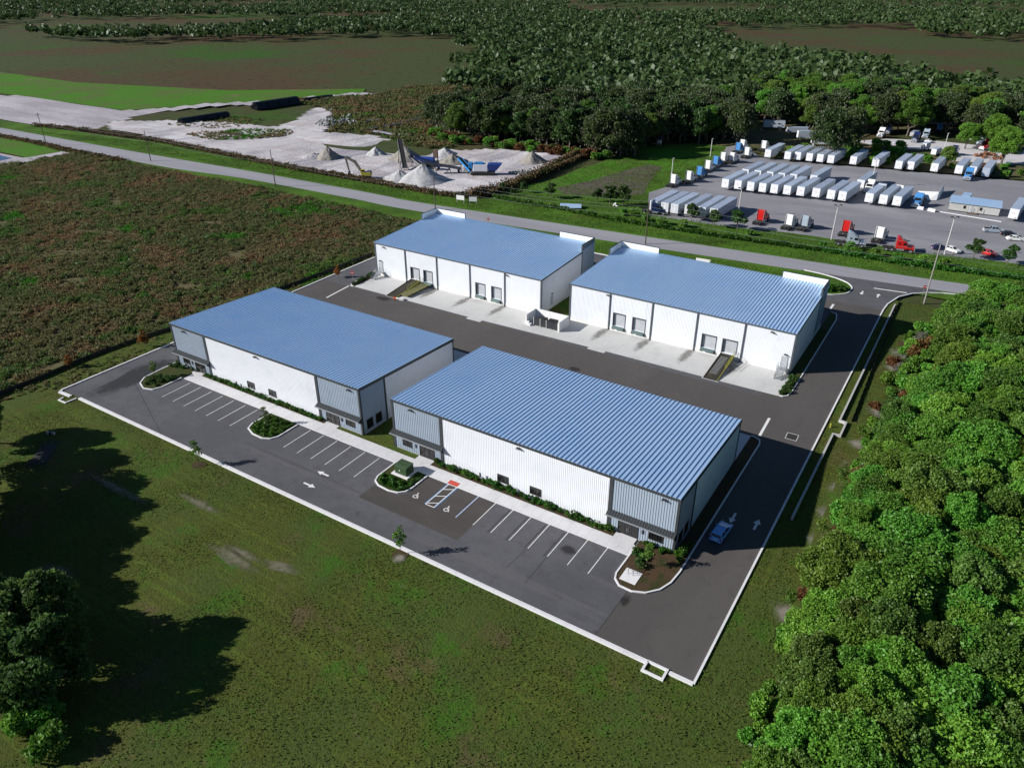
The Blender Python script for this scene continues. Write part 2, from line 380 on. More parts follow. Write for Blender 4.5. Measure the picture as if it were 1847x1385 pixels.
# site paving
sheet('parking_lot', [(-65, -18.7), (58.3, -18.7), (58.3, 104), (58.6, 108.3), (60.1, 114.5), (62.6, 118.6), (66, 121.4), (68.5, 124.5), (42, 121.4), (42.2, 120.5), (47, 118.4), (49.2, 115.8), (49.7, 113.2), (49.15, 110.1), (47.1, 107.8), (45.6, 107), (43, 103.8), (-65, 103.8)], 0, m_asphalt)
m_drive = mat('drive_asphalt', (.076, .068, .064), [((.092, .083, .078), .05, .4, .65, (1, .3, 1)), ((.06, .054, .051), .5, .5, .8), ((.105, .096, .09), .3, .6, .8, (.06, 1, 1)), ((.11, .10, .095), 9, .5, .8)], .9, bump=(6, .25, .02))
sheet('drive_asphalt', [(46.2, -18.5), (58.3, -18.5), (58.3, 103.9), (46, 103.9), (46, 49), (-64.9, 49), (-64.9, 26), (46.2, 26)], .003, m_drive)
sheet('asphalt_patch', [(4.1, -13.5), (22.35, -13.5), (22.35, -3.8), (9.8, -3.8), (9.8, -9.0), (8.6, -10), (4.2, -10)], .004, m_newasph)
sheet('loading_apron', [(-55.1, 49.55), (-44.4, 49.55), (-44.4, 49.05), (-41, 49.05), (-41, 49.55), (-20.3, 49.55), (-20.3, 48.5), (-16.5, 48.5), (-16.5, 49.6), (9.9, 50.3), (9.9, 49.4), (13.8, 49.4), (13.8, 50.35),
    (34.4, 50.5), (34.4, 49.9), (37.7, 49.9), (37.7, 50.5), (48.8, 50.7), (48.8, 60.6), (-.3, 60.6), (-.3, 58.5), (-6.9, 58.5), (-6.9, 59.3), (-55.1, 59.3)], .012, m_conc)
sheet('loading_apron', [(0, 25.7), (48.7, 25.7), (48.7, 34.6), (0, 34.6)], .012, m_conc)
sheet('loading_apron', [(-55.4, 25.3), (-6.6, 25.3), (-6.6, 34.2), (-55.4, 34.2)], .012, m_conc)
b = MB(); b.prism([(-49.5, -3.75), (43.7, -3.75), (43.7, -1.45), (43.3, -1.3), (43.3, -.02), (40.2, -.02), (40.2, -1.3), (8.2, -1.3), (8.2, -.02), (5.1, -.02), (5.1, -1.3), (-12.1, -1.3), (-12.1, -.4), (-15, -.4), (-15, -1.3),
    (-47.6, -1.3), (-47.6, -.4), (-50.4, -.4), (-50.4, -1.3), (-49.5, -1.6)], -.02, .125); struct('sidewalk', b, m_walk)
b = MB()
for x in np.arange(-48, 43.5, 1.52): b.box(x, x+.025, -3.74, -1.31, .125, .129)
struct('sidewalk_joint', b, m_wallconc)
b = MB()
for x in np.arange(-53, 48, 4.9): b.box(x, x+.03, 49.7, 59 if x < -6 else 60.3, .012, .016)
for y in (54.4,): b.box(-55, 48.7, y, y+.03, .0125, .0165)
struct('apron_joint', b, m_wallconc)
# kerbs
b = MB()
b.strip([(-59.3, -18.85), (53.0, -18.85)], .3, -.1, .13)
b.strip([(58.45, -18.9), (58.45, 104), (58.75, 108.3), (60.25, 114.5), (62.7, 118.5), (66.1, 121.3), (69, 122.9), (76, 125)], .14, -.1, .14)
b.strip([(-64.6, -19.6), (-65.1, -18.7), (-65.1, 8), (-65.5, 9), (-65.5, 14), (-65.1, 15), (-65.1, 103.9), (43, 103.9)], .16, -.1, .15)
b.strip([(-64.7, -19.45), (-61.4, -19.3)], .3, -.1, .14)
b.strip([(55.6, -18.9), (58.4, -18.9)], .25, -.1, .13)
b.strip([(-62, -20.3), (-61.8, -21.3), (-59.8, -21.2), (-59.7, -19.2)], .12, -.1, .16)
b.strip([(52.9, -18.7), (52.9, -20.2), (55.3, -20.2), (55.3, -18.7), (52.9, -18.7)], .14, -.1, .18)
b.strip(smooth([(36.5, 121.2), (42.2, 120.5), (47, 118.4), (49.2, 115.8), (49.7, 113.2), (49.15, 110.1), (47.1, 107.8), (45.6, 107), (43, 106.4), (36, 105.8)], 4), .13, -.1, .14)
b.strip([G(1672, 378), G(1720, 386), G(1806, 400)], .12, -.05, .16)
struct('kerb', b, m_curb)
b = MB(); b.strip([(-59.2, -18.72), (52.9, -18.72)], .02, .13, .135)
for x in np.arange(-58, 53, 3.0): b.box(x, x+.02, -19.14, -18.56, .13, .134)
struct('kerb_joint', b, m_wallconc)
ISL = {
 'west': [(-50.2, -3.8), (-50.2, -8.3), (-50.8, -9.7), (-52.7, -10.3), (-55.0, -9.4), (-56.3, -7.6), (-56.6, -4.1), (-56.6, 30), (-55.5, 30), (-55.5, -.5), (-50.5, -.5), (-50.2, -1.4)],
 'middle': [(-18.6, -3.8), (-18.55, -8.4), (-19.2, -9.6), (-20.5, -10.2), (-22.9, -10.1), (-24.9, -9.3), (-25.5, -7.9), (-25.5, -3.8)],
 'east': [(9.6, -3.8), (9.58, -7.5), (9.3, -8.8), (8.5, -9.6), (7, -9.95), (4.8, -9.75), (3.6, -9.1), (3.15, -8), (3.1, -3.8)],
 'corner': [(43.75, -1.5), (43.7, -7.6), (44, -8.6), (45, -9.5), (46.8, -9.6), (48.4, -8.9), (49.7, -7.4), (50.4, -5.5), (50.65, -3), (50.65, 32.8), (50.3, 34), (49.2, 34.5), (48.75, 34.5), (48.75, -.03), (43.75, -.03)],
 'dock_east': [(48.9, 50.9), (49.6, 50.9), (50.3, 51.5), (50.6, 53.9), (50.5, 92.5), (49.9, 95.6), (48.7, 96.2), (48.5, 96.2), (48.5, 60.6), (48.9, 60.6)],
 'dock_west': [(-55.15, 49.5), (-56.0, 49.55), (-56.6, 50.3), (-57.6, 60), (-57.6, 85), (-56.1, 85), (-56.1, 59.3), (-55.15, 59.3)]}
OPEN = {'west': (0, 8), 'middle': (0, 8), 'east': (0, 9), 'corner': (0, 13), 'dock_east': (0, 8), 'dock_west': (0, 5)}
for k, p in ISL.items():
    sheet('planting_bed', p, .09, m_mulch if k in ('corner', 'dock_west') else m_islgrass)
    a, c = OPEN[k]; b = MB(); b.strip(p[a:c], .11, -.1, .16); struct('island_kerb', b, m_curb)
sheet('planting_bed', [(-47.6, -1.28), (-15.1, -1.28), (-15.1, -.42), (-47.6, -.42)], .07, m_mulch)
sheet('planting_bed', [(8.25, -1.28), (40.1, -1.28), (40.1, -.02), (8.25, -.02)], .07, m_mulch)
sheet('gap_lawn', [(-12, -1.28), (5.0, -1.28), (5.0, -.02), (-.05, -.02), (-.05, 25), (-6.55, 25), (-6.55, -.42), (-12, -.42)], .07, m_lawn)
sheet('gap_lawn', [(-6.85, 58.6), (-.4, 58.6), (-.4, 84), (-6.85, 84)], .05, m_lawn)
# painted markings
m_asph_dark = solid('asphalt_sealer', (.030, .029, .029), .8, spec=.2)
b = MB(); W_ = .055
def line(b, x0, y0, x1, y1, w=W_, z=.009, m=0):
    d = Vector((x1-x0, y1-y0)).normalized(); n = Vector((-d.y, d.x))*w
    b.quad((x0-n.x, y0-n.y, z), (x1-n.x, y1-n.y, z), (x1+n.x, y1+n.y, z), (x0+n.x, y0+n.y, z), m)
for k in range(7): line(b, -47.0+3.11*k, -10.4, -47.15+3.11*k, -4.2)
for k in range(6): line(b, -15.42+3.1*k, -10.1, -15.5+3.1*k, -4.0)
for k in range(-1, 6): line(b, 25.36+3.05*k, -9.65, 25.36+3.05*k, -3.7)
struct('parking_stripe', b, m_white)
b = MB()
for k in range(0, 4): line(b, 24.9+3.05*k, -9.9, 24.95+3.05*k, -4.1, .06, .007)
for p in [(31.4, -9.8, 31.0, -14.5), (34.5, -9.8, 34.6, -15.5), (-58, -9, -36, -18.4), (-20, -12.5, 3.9, -12.6), (46.3, -10, 46.1, -18.4), (8, 30, 46, 36), (-64, 31, -20, 30.5), (-20, 30.5, 8, 30), (-57.5, 10, -58.5, 45), (28, 26.5, 30, 42)]: line(b, *p, .035, .006)
struct('asphalt_seam', b, m_asph_dark)
b = MB()
line(b, 13.66, -9.45, 13.66, -3.55, .07); line(b, 15.2, -9.45, 15.2, -3.55, .07); line(b, 13.6, -9.45, 15.26, -9.45, .07, .0095)
for k in range(3): line(b, 13.75, -9.1+1.95*k, 15.1, -8.3+1.95*k, .07)
line(b, 13.5, -9.45, 13.5, -3.55, .06, .009, 1); line(b, 15.37, -9.45, 15.37, -3.55, .06, .009, 1)
line(b, 19.25, -9.6, 19.25, -3.65, .09, .009, 1); line(b, 19.25, -9.6, 19.25, -3.65, .04, .013, 0)
struct('accessible_bay_marking', b, [m_white, m_blue_p])
b = MB(); b.box(13.35, 15.2, -3.74, -2.75, .126, .132); struct('tactile_paving', b, m_red_p)
def wheelchair(b, cx, cy, s):
    def arc(x, y, r, a0, a1, w):
        n = 14
        for i in range(n):
            t0, t1 = a0+(a1-a0)*i/n, a0+(a1-a0)*(i+1)/n
            b.quad((cx+s*(x+(r-w)*cos(t0)), cy+s*(y+(r-w)*sin(t0)), .009), (cx+s*(x+(r+w)*cos(t0)), cy+s*(y+(r+w)*sin(t0)), .009),
                   (cx+s*(x+(r+w)*cos(t1)), cy+s*(y+(r+w)*sin(t1)), .009), (cx+s*(x+(r-w)*cos(t1)), cy+s*(y+(r-w)*sin(t1)), .009))
    arc(0, 0, .42, rad(120), rad(375), .075)
    n = 10; b.add([(cx+s*(-.12+.13*cos(2*pi*i/n)), cy+s*(.98+.13*sin(2*pi*i/n)), .009) for i in range(n)], [list(range(n))])
    P = lambda x0, y0, x1, y1: line(b, cx+s*x0, cy+s*y0, cx+s*x1, cy+s*y1, .075*s, .0095)
    P(-.12, .85, -.06, .22); P(-.1, .5, .3, .5); P(-.06, .22, .38, .22); P(.38, .25, .55, -.25); P(.55, -.25, .72, -.2)
b = MB(); wheelchair(b, 11.25, -8.8, .85); wheelchair(b, 17.05, -8.9, .85); struct('wheelchair_symbol', b, m_white)
def arrow(b, x, y, rz, s=1.0):
    M = Matrix.Translation((x, y, .009)) @ Matrix.Rotation(rz, 4, 'Z')
    P = [M @ Vector((u*s, v*s, 0)) for u, v in [(-.16, -1.2), (.16, -1.2), (.16, .15), (.48, .15), (0, 1.2), (-.48, .15), (-.16, .15)]]
    b.add(P, [list(range(7))])
b = MB(); arrow(b, -4.6, -12.0, pi/2); arrow(b, -4.2, -15.3, -pi/2); arrow(b, 53.0, 11.6, pi, 1.1); arrow(b, 56.3, 12.0, 0, 1.1); arrow(b, 52.3, 112.6, pi, 1.1); arrow(b, 55.95, 112.8, 0, 1.1)
struct('direction_arrow', b, m_white)
b = MB(); line(b, -56.4, 49.2, -55.6, 40.6, .2); line(b, 49.7, 42.0, 49.9, 35.3, .22); line(b, 54.2, 117.4, 61.5, 118.4, .25); line(b, 48.0, 98.2, 48.0, 101.5, .25)
struct('stop_bar', b, m_white)
# water stains, drips and dark patches on the paving
def stainmat(name, c, k):
    m = bpy.data.materials.new(name); m.use_nodes = True; n, l = m.node_tree.nodes, m.node_tree.links
    b = n['Principled BSDF']; b.inputs['Base Color'].default_value = (*c, 1); b.inputs['Roughness'].default_value = .75
    tc = n.new('ShaderNodeTexCoord'); sp = n.new('ShaderNodeSeparateXYZ'); l.new(tc.outputs['Generated'], sp.inputs[0])
    def mth(op, a, c=None):
        q = n.new('ShaderNodeMath'); q.operation = op
        for i, v in enumerate((a, c)):
            if v is None: continue
            if isinstance(v, (int, float)): q.inputs[i].default_value = v
            else: l.new(v, q.inputs[i])
        return q.outputs[0]
    def bell(s): return mth('SUBTRACT', 1, mth('ABSOLUTE', mth('MULTIPLY', mth('SUBTRACT', s, .5), 2)))
    nz = n.new('ShaderNodeTexNoise'); nz.inputs['Scale'].default_value = .9; nz.inputs['Detail'].default_value = 5
    ge = n.new('ShaderNodeNewGeometry'); l.new(ge.outputs['Position'], nz.inputs['Vector'])
    f = mth('MULTIPLY', mth('MULTIPLY', bell(sp.outputs[0]), bell(sp.outputs[1])), mth('MULTIPLY', nz.outputs['Fac'], k))
    mr = n.new('ShaderNodeMapRange'); mr.interpolation_type = 'SMOOTHSTEP'; mr.inputs['From Min'].default_value = .08; mr.inputs['From Max'].default_value = .75; mr.inputs['To Max'].default_value = .8; l.new(f, mr.inputs['Value'])
    t = n.new('ShaderNodeBsdfTransparent'); ms = n.new('ShaderNodeMixShader'); l.new(mr.outputs[0], ms.inputs[0]); l.new(t.outputs[0], ms.inputs[1]); l.new(b.outputs[0], ms.inputs[2])
    l.new(ms.outputs[0], n['Material Output'].inputs['Surface']); return m
m_st1 = stainmat('runoff_stain', (.21, .205, .185), 1.7); m_st2 = stainmat('oil_stain', (.022, .021, .020), 2.2); m_st3 = stainmat('sand_patch', (.27, .245, .20), 1.8); m_st5 = stainmat('worn_soil', (.165, .15, .095), 1.6); m_st4 = stainmat('dark_patch', (.025, .025, .024), 2.6)
def stain(poly, z, m): sheet('stain_and_patch', poly, z, m)
for x, y0 in [(-26.3, 59.1), (-16.4, 59.1), (9.4, 60.4), (19.2, 60.4), (28.9, 60.4), (-36.2, 59.1), (38.7, 60.4)]:
    stain([(x-2.0, y0-8.6), (x+1.0, y0-8.6), (x+.9, y0+3), (x-1.2, y0+3)], .02, m_st1)
stain([(49.2-3.2, -12.9), (47.6, -12.9), (47.6, -9.8), (46, -9.8)], .012, m_st2)
stain([G(148, 724), G(200, 718), G(262, 690), G(302, 664), G(348, 646), G(262, 650), G(212, 682), G(156, 708)], .012, m_st4)  # dark wedge-shaped patch tapering away from the south-west kerb corner
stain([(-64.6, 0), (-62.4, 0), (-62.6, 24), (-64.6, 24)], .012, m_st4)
for q in [(36.2, -7.0), (-20, 36), (12, 40)]: stain([(q[0]-1.6, q[1]-1.1), (q[0]+1.5, q[1]-1.2), (q[0]+1.7, q[1]+1.2), (q[0]-1.4, q[1]+1)], .012, m_st2)
stain([(-46.5, 46), (-41, 46), (-41, 49), (-46.5, 49)], .012, m_st2)

# east side wall with its jog, and the black silt fences
b = MB(); b.strip([(60.3, 108.3), (60.35, 47.3), (61.45, 47.1), (61.45, 42.3), (60.3, 42.1), (60.25, 15.7)], .16, -.3, .42)
tag(b.build('retaining_wall', m_wallconc), 'low pale concrete wall with a jog running along the east drive', 'wall')
def silt(path, label, h=.75):
    path = [(p[0]+rnd.uniform(-.25, .25), p[1]) for p in path]
    b = MB(); b.strip(path, .02, -.3, h); o = tag(b.build('silt_fence', m_black), label, 'fence')
    b = MB(); b.box(.03, .08, -.02, .03, -.3, h+.2); sm = b.mesh('stake', m_pole)
    for i in range(len(path)-1):
        n = max(1, int(math.dist(path[i], path[i+1])/2.5))
        for k in range(n):
            t = k/n; x, y = path[i][0]+(path[i+1][0]-path[i][0])*t, path[i][1]+(path[i+1][1]-path[i][1])*t
            link('stake', sm, o).location = (x, y, 0)
silt([(60.9, 111), (61.0, 100), (61.5, 89), (61.8, 70), (62.1, 48.4)], 'thin black silt fence in the grass beside the east drive', .45)
silt([(-66, -40), (-69, -32), (-72.9, -26), (-72.4, -18), (-73.2, -10), (-72.2, 0), (-71.6, 6), (-70.2, 12), (-69.4, 24), (-68.5, 38), (-67.6, 52), (-67.0, 70)], 'black silt fence between the scrub and the west kerb', .8)

# ------------------------------------------------------------------ the front buildings (gold-grey bays, awnings) and dock buildings
BW, BD = 48.6, 25.86
def roof_mesh(W, D, zf, zb, parts, root, skip=None):
    b = MB(); e = .12; s = (zb-zf)/D
    zz = lambda y: zf+s*y
    t = .03
    b.add([(-e,-e,zz(-e)),(W+e,-e,zz(-e)),(W+e,D+e,zz(D+e)),(-e,D+e,zz(D+e)),(-e,-e,zz(-e)-t),(W+e,-e,zz(-e)-t),(W+e,D+e,zz(D+e)-t),(-e,D+e,zz(D+e)-t)],
          [(0,1,2,3),(7,6,5,4),(0,4,5,1),(1,5,6,2),(2,6,7,3),(3,7,4,0)])
    n = int(round(W/.68)); p = W/n
    for k in range(n+1):
        x = k*p
        for y0, y1 in ((-e-.02, D+e+.02),):
            a, c = .085, .045; h = .125
            b.add([(x-a,y0,zz(y0)),(x-c,y0,zz(y0)+h),(x+c,y0,zz(y0)+h),(x+a,y0,zz(y0)),(x-a,y1,zz(y1)),(x-c,y1,zz(y1)+h),(x+c,y1,zz(y1)+h),(x+a,y1,zz(y1))],
                  [(0,1,5,4),(1,2,6,5),(2,3,7,6),(0,3,2,1),(4,5,6,7)])
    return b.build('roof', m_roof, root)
def wall_light(root, x, y, z, ny=-1):
    b = MB(); b.box(x-.22, x+.22, min(y, y+ny*.28), max(y, y+ny*.28), z-.1, z+.12); b.box(x-.28, x-.18, min(y+ny*.1, y+ny*.5), max(y+ny*.1, y+ny*.5), z-.06, z+.12)
    b.box(x+.18, x+.28, min(y+ny*.1, y+ny*.5), max(y+ny*.1, y+ny*.5), z-.06, z+.12)
    o = b.build('wall_light', m_lamp, root)
    b = MB(); b.box(x-.17, x+.17, min(y+ny*.1, y+ny*.25), max(y+ny*.1, y+ny*.25), z-.125, z-.1); b.build('lens', m_lens, o)
def front_window(root, x0, x1, z0, z1, y=0.0, axis='x', name='window', out=-1):
    """dark framed window standing 5 cm proud of the siding; axis x: in a front wall, axis y: in a side wall at x=y"""
    def bx(b, a0, a1, c0, c1, d0, d1, m=0):
        if axis == 'x': b.box(a0, a1, min(y+out*c0, y+out*c1), max(y+out*c0, y+out*c1), d0, d1, m)
        else: b.box(min(y+out*c0, y+out*c1), max(y+out*c0, y+out*c1), a0, a1, d0, d1, m)
    b = MB(); f = .09
    bx(b, x0, x1, -.02, .1, z0-.06, z0+f); bx(b, x0, x1, -.02, .09, z1-f, z1)
    bx(b, x0, x0+f, -.02, .09, z0+f, z1-f); bx(b, x1-f, x1, -.02, .09, z0+f, z1-f)
    xm = (x0+x1)/2; bx(b, xm-.03, xm+.03, -.02, .08, z0+f, z1-f)
    o = b.build(name, m_frame, root)
    b = MB(); bx(b, x0+f-.01, x1-f+.01, -.01, .045, z0+f-.01, z1-f+.01); b.build('pane', m_glass, o)
def storefront(root, x0, x1):
    b = MB(); f = .08
    b.box(x0, x1, -.1, .02, 2.35, 2.5); b.box(x0, x0+f, -.1, .02, .1, 2.35); b.box(x1-f, x1, -.1, .02, .1, 2.35)
    for t in (.33, .67): xx = x0+(x1-x0)*t; b.box(xx-.05, xx+.05, -.095, .02, .1, 2.35)
    b.box(x0+f, x1-f, -.09, .02, .1, .28); b.box(x0+f, x1-f, -.085, .02, 1.02, 1.1)
    o = b.build('entrance_door', m_frame, root)
    b = MB(); b.box(x0+f-.01, x1-f+.01, -.05, .01, .27, 2.36); b.build('pane', m_glass, o)
    b = MB(); xm = (x0+x1)/2; b.cyl((xm-.12, -.16, .8), (xm-.12, -.16, 1.5), .025); b.cyl((xm+.12, -.16, .8), (xm+.12, -.16, 1.5), .025); b.build('handle', m_steel, o)
def awning(root, x0, x1):
    b = MB(); a, c = 3.5, 3.08; d = .9
    b.add([(x0,0,a),(x1,0,a),(x1,-d,c),(x0,-d,c),(x0,0,a-.1),(x1,0,a-.1),(x1,-d,c-.1),(x0,-d,c-.1)], [(0,3,2,1),(4,5,6,7),(0,1,5,4),(1,2,6,5),(2,3,7,6),(3,0,4,7)])
    n = int((x1-x0)/.4)
    for k in range(n+1):
        x = x0+(x1-x0)*k/n
        b.add([(x-.025,0,a),(x+.025,0,a),(x+.025,-d,c),(x-.025,-d,c),(x-.02,0,a+.055),(x+.02,0,a+.055),(x+.02,-d,c+.055),(x-.02,-d,c+.055)], [(4,7,6,5),(0,4,5,1),(1,5,6,2),(2,6,7,3),(3,7,4,0)])
    o = b.build('awning', m_trim, root)
    b = MB(); b.box(x0-.03, x1+.03, -d-.12, -d, c-.14, c+.0); b.build('gutter', m_steel, o)
    for x in (x0+.1, x1-.1):
        b = MB(); b.add([(x-.04,-.02,a-.1),(x+.04,-.02,a-.1),(x+.04,-.02,2.3),(x-.04,-.02,2.3),(x-.04,-d,c-.1),(x+.04,-d,c-.1),(x+.04,-d,c-.2),(x-.04,-d,c-.2)], [(0,1,2,3),(4,5,6,7),(0,4,7,3),(1,5,6,2),(3,2,6,7)])
        b.cyl((x, -d-.06, c-.1), (x, -.08, c-.35), .05); b.cyl((x, -.08, c-.35), (x, -.08, .15), .05)
        b.build('bracket', m_trim, o)
def post(root, x0, x1, y0, y1, z0, z1, m=None, name='corner_trim'):
    b = MB(); b.box(x0, x1, y0, y1, z0, z1); return b.build(name, m or m_trim, root)
def front_building(loc, label):
    R = thing('warehouse', label, 'warehouse', loc, 0, 'four metal warehouses')
    W, D, zf, zb = BW, BD, 9.07, 7.66
    gb, gs = 9.75, 6.2
    zs = lambda y: zf+(zb-zf)*y/D-.04
    b = MB(); cw = [(20.2, 22.1, 1.0, 2.3), (25.9, 27.85, 1.0, 2.3)]
    b.corr((0, 0), (1, 0), (0, -1), gb, W-gb, .05, lambda t: zf)
    b.corr((0, 0), (0, 1), (-1, 0), gs, D, .05, zs); b.corr((W, 0), (0, 1), (1, 0), gs, D, .05, zs)
    b.corr((0, D), (1, 0), (0, 1), 0, W, -1.0, lambda t: zb)
    b.build('wall', m_siding, R)
    for x0, x1, xs, nx in ((0, gb, 0, -1), (W-gb, W, W, 1)):
        b = MB(); b.corr((0, 0), (1, 0), (0, -1), x0, x1, .05, lambda t: zf, pitch=.37, depth=.045)
        b.corr((xs, 0), (0, 1), (nx, 0), 0, gs, .05, zs, pitch=.37, depth=.045); b.build('accent_wall', m_accent, R)
    b = MB(); b.box(-.06, W+.06, -.06, D+.06, -.3, .09); b.build('foundation', m_wallconc, R)
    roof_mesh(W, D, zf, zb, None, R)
    b = MB(); b.box(-.16, W+.16, -.2, -.125, zf-.38, zf+.03)
    for x in (-.16, W+.085):
        b.add([(x,-.125,zf-.5),(x+.075,-.125,zf-.5),(x+.075,D+.13,zb-.5),(x,D+.13,zb-.5),(x,-.125,zf+.03),(x+.075,-.125,zf+.03),(x+.075,D+.13,zb+.03),(x,D+.13,zb+.03)],
              [(0,3,2,1),(4,5,6,7),(0,1,5,4),(1,2,6,5),(2,3,7,6),(3,0,4,7)])
    b.build('fascia', m_trim, R)
    b = MB(); b.box(-.1, W+.1, D+.13, D+.3, zb-.2, zb-.02); b.build('gutter', m_down, R)
    for x in (gb-.28, W-gb-.28): post(R, x, x+.56, -.1, .02, .06, zf-.38)
    post(R, -.1, .26, -.1, .26, .06, zf-.38); post(R, W-.26, W+.1, -.1, .26, .06, zf-.38)
    for x in (-.1, W-.02):
        post(R, x, x+.12, gs-.16, gs+.16, .06, zs(gs)-.36); post(R, x, x+.12, D-.12, D+.08, -.8, zs(D)-.36)
    awning(R, -.25, gb+.35); awning(R, W-gb-.15, W+.05)
    front_window(R, 1.7, 3.65, 1.0, 2.45); storefront(R, 5.2, 8.15)
    storefront(R, 40.25, 43.3); front_window(R, 44.85, 46.95, 1.0, 2.45)
    for a, c in ((20.2, 22.15), (25.9, 27.85)): front_window(R, a, c, 1.0, 2.3)
    for xs, o in ((0, -1), (W, 1)):
        front_window(R, 1.05, 2.6, .7, 2.5, xs, 'y', out=o); front_window(R, 3.3, 4.8, .7, 2.5, xs, 'y', out=o)
    for x in (3.9, 24, W-2.1): wall_light(R, x, -.02, 8.25)
    for x in (4.45, 43.95): b = MB(); b.box(x-.1, x+.1, -.16, -.02, 1.35, 2.0); b.build('wall_lamp', m_lamp, R)
    for x in (12.4, 13.9, 16.9, 18.2):
        b = MB(); b.box(x-.08, x+.08, -.14, -.03, .5, 1.0+.25*sin(x*9)); b.cyl((x, -.09, .1), (x, -.09, .6), .03)
        b.build('utility_meter', m_steel, R)
    return R
front_building((0, 0, 0), 'white metal warehouse with grey corner bays, nearest of the four, beside the parked car')
front_building((-55.3, -.39, 0), 'white metal warehouse with grey corner bays, front left, next to the scrub field')

def dock_door(root, x0, x1, ramp=False):
    z0, z1 = 1.15, 4.2; q = .42
    b = MB(); b.box(x0+.12, x1-.12, q-.07, q-.02, z0, z1-.1)
    for k in range(1, 5): z = z0+(z1-z0)*k/5; b.box(x0+.14, x1-.14, q-.078, q-.07, z-.012, z+.012)
    o = b.build('dock_door', m_dockdoor, root)
    b = MB(); b.box(x0, x0+.12, -.08, q, z0, z1); b.box(x1-.12, x1, -.08, q, z0, z1); b.box(x0, x1, -.09, q, z1-.1, z1+.04); b.build('frame', m_down, o)
    b = MB(); b.box((x0+x1)/2-.25, (x0+x1)/2+.25, q-.1, q-.078, z0+.55, z0+.62); b.build('handle', m_steel, o)
    if not ramp:
        b = MB(); b.box(x0+.1, x1-.1, -.42, .0, z0-.32, z0-.04); b.add([(x0+.3,-.42,z0-.06),(x1-.3,-.42,z0-.06),(x1-.3,-.75,z0-.36),(x0+.3,-.75,z0-.36),(x0+.3,-.42,z0-.14),(x1-.3,-.42,z0-.14),(x1-.3,-.72,z0-.42),(x0+.3,-.72,z0-.42)],
            [(0,3,2,1),(4,5,6,7),(1,2,6,5),(2,3,7,6),(3,0,4,7)]); b.build('dock_leveler', m_green_steel, o)
        for x in (x0+.02, x1-.22): post(o, x, x+.2, -.35, -.01, z0-.75, z0-.3, m_rubber, 'bumper')
def dock_building(loc, W, zf, doors, ramp_i, pdx, label, acc_right=True, zb=9.7, D=25.9):
    R = thing('warehouse', label, 'warehouse', loc, 0, 'four metal warehouses')
    zs = lambda y: zf+(zb-zf)*y/D-.04
    gs = 19.3
    ops = [(a, c, 1.15, 4.2) for a, c in doors]
    b = MB(); b.wall((0, 0), (1, 0), (0, -1), 0, W, .87, lambda t: zf, ops, recess=.42)
    b.corr((0, 0), (0, 1), (-1, 0), 0, gs, .87, zs); b.corr((W, 0), (0, 1), (1, 0), 0, gs, .87, zs)
    b.corr((0, D), (1, 0), (0, 1), 0, W, .3, lambda t: zb)
    b.build('wall', m_siding, R)
    zp = zb+1.35
    for x0, x1, xs, nx in ((0, 9.8, 0, -1), (W-9.8, W, W, 1)):
        b = MB(); b.corr((xs, 0), (0, 1), (nx, 0), gs, D, .3, lambda t: zp, pitch=.37); b.corr((0, D+.03), (1, 0), (0, 1), x0, x1, .3, lambda t: zp, pitch=.37); b.build('accent_wall', m_accent, R)
        b = MB(); b.box(x0, x1, D-.2, D, zb-.1, zp)
        xa, xb = (xs, xs+.2) if nx < 0 else (xs-.2, xs)
        b.box(xa, xb, gs, D-.2, zs(gs)-.05, zp-.003); p = b.build('parapet', m_white_in, R)
        b = MB(); b.box(x0-.04, x1+.04, D-.24, D+.1, zp, zp+.07)
        xc = (xs-.1, xs+.24) if nx < 0 else (xs-.24, xs+.1)
        b.box(xc[0], xc[1], gs-.05, D-.24, zp, zp+.065); b.build('cap', m_trim, p)
        xe = x1 if nx < 0 else x0
        b = MB(); b.box(xe-.05 if nx < 0 else xe-.06, xe+.06 if nx < 0 else xe+.05, D-.22, D+.02, zb, zp); b.box(xa-.06, xb+.06, gs-.1, gs, zs(gs), zp); b.build('end_trim', m_down, p)
    b = MB(); b.box(-.05, W+.05, -.05, D+.05, -.4, .87); b.build('stem_wall', m_stem, R)
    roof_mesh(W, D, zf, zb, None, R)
    b = MB(); b.box(-.14, W+.14, -.3, -.125, zf-.2, zf+.0); b.build('gutter', m_down, R)
    b = MB()
    for x in (-.15, W+.08):
        b.add([(x,-.125,zf-.3),(x+.07,-.125,zf-.3),(x+.07,gs,zs(gs)-.28),(x,gs,zs(gs)-.28),(x,-.125,zf+.04),(x+.07,-.125,zf+.04),(x+.07,gs,zs(gs)+.08),(x,gs,zs(gs)+.08)],
              [(0,3,2,1),(4,5,6,7),(0,1,5,4),(1,2,6,5),(2,3,7,6),(3,0,4,7)])
    b.build('fascia', m_trim, R)
    for k in range(1, 5):
        x = W*k/5; b = MB(); b.box(x-.11, x+.11, -.2, -.02, .2, zf-.2); b.box(x-.1, x+.1, -.42, -.05, .04, .2); b.build('downspout', m_down, R)
    post(R, -.1, .25, -.1, .25, .05, zf-.3, m_down); post(R, W-.25, W+.1, -.1, .25, .05, zf-.3, m_down)
    for x in (-.1, W-.05): post(R, x, x+.15, gs-.14, gs+.14, .2, zp, m_down)
    for i, (a, c) in enumerate(doors): dock_door(R, a, c, i == ramp_i)
    b = MB(); b.box(pdx, pdx+1.1, -.09, -.02, 1.2, 3.35); o = b.build('entry_door', m_dockdoor, R)
    b = MB(); b.box(pdx-.07, pdx, -.1, -.02, 1.2, 3.42); b.box(pdx+1.1, pdx+1.17, -.1, -.02, 1.2, 3.42); b.box(pdx, pdx+1.1, -.1, -.02, 3.35, 3.42); b.build('frame', m_steel, o)
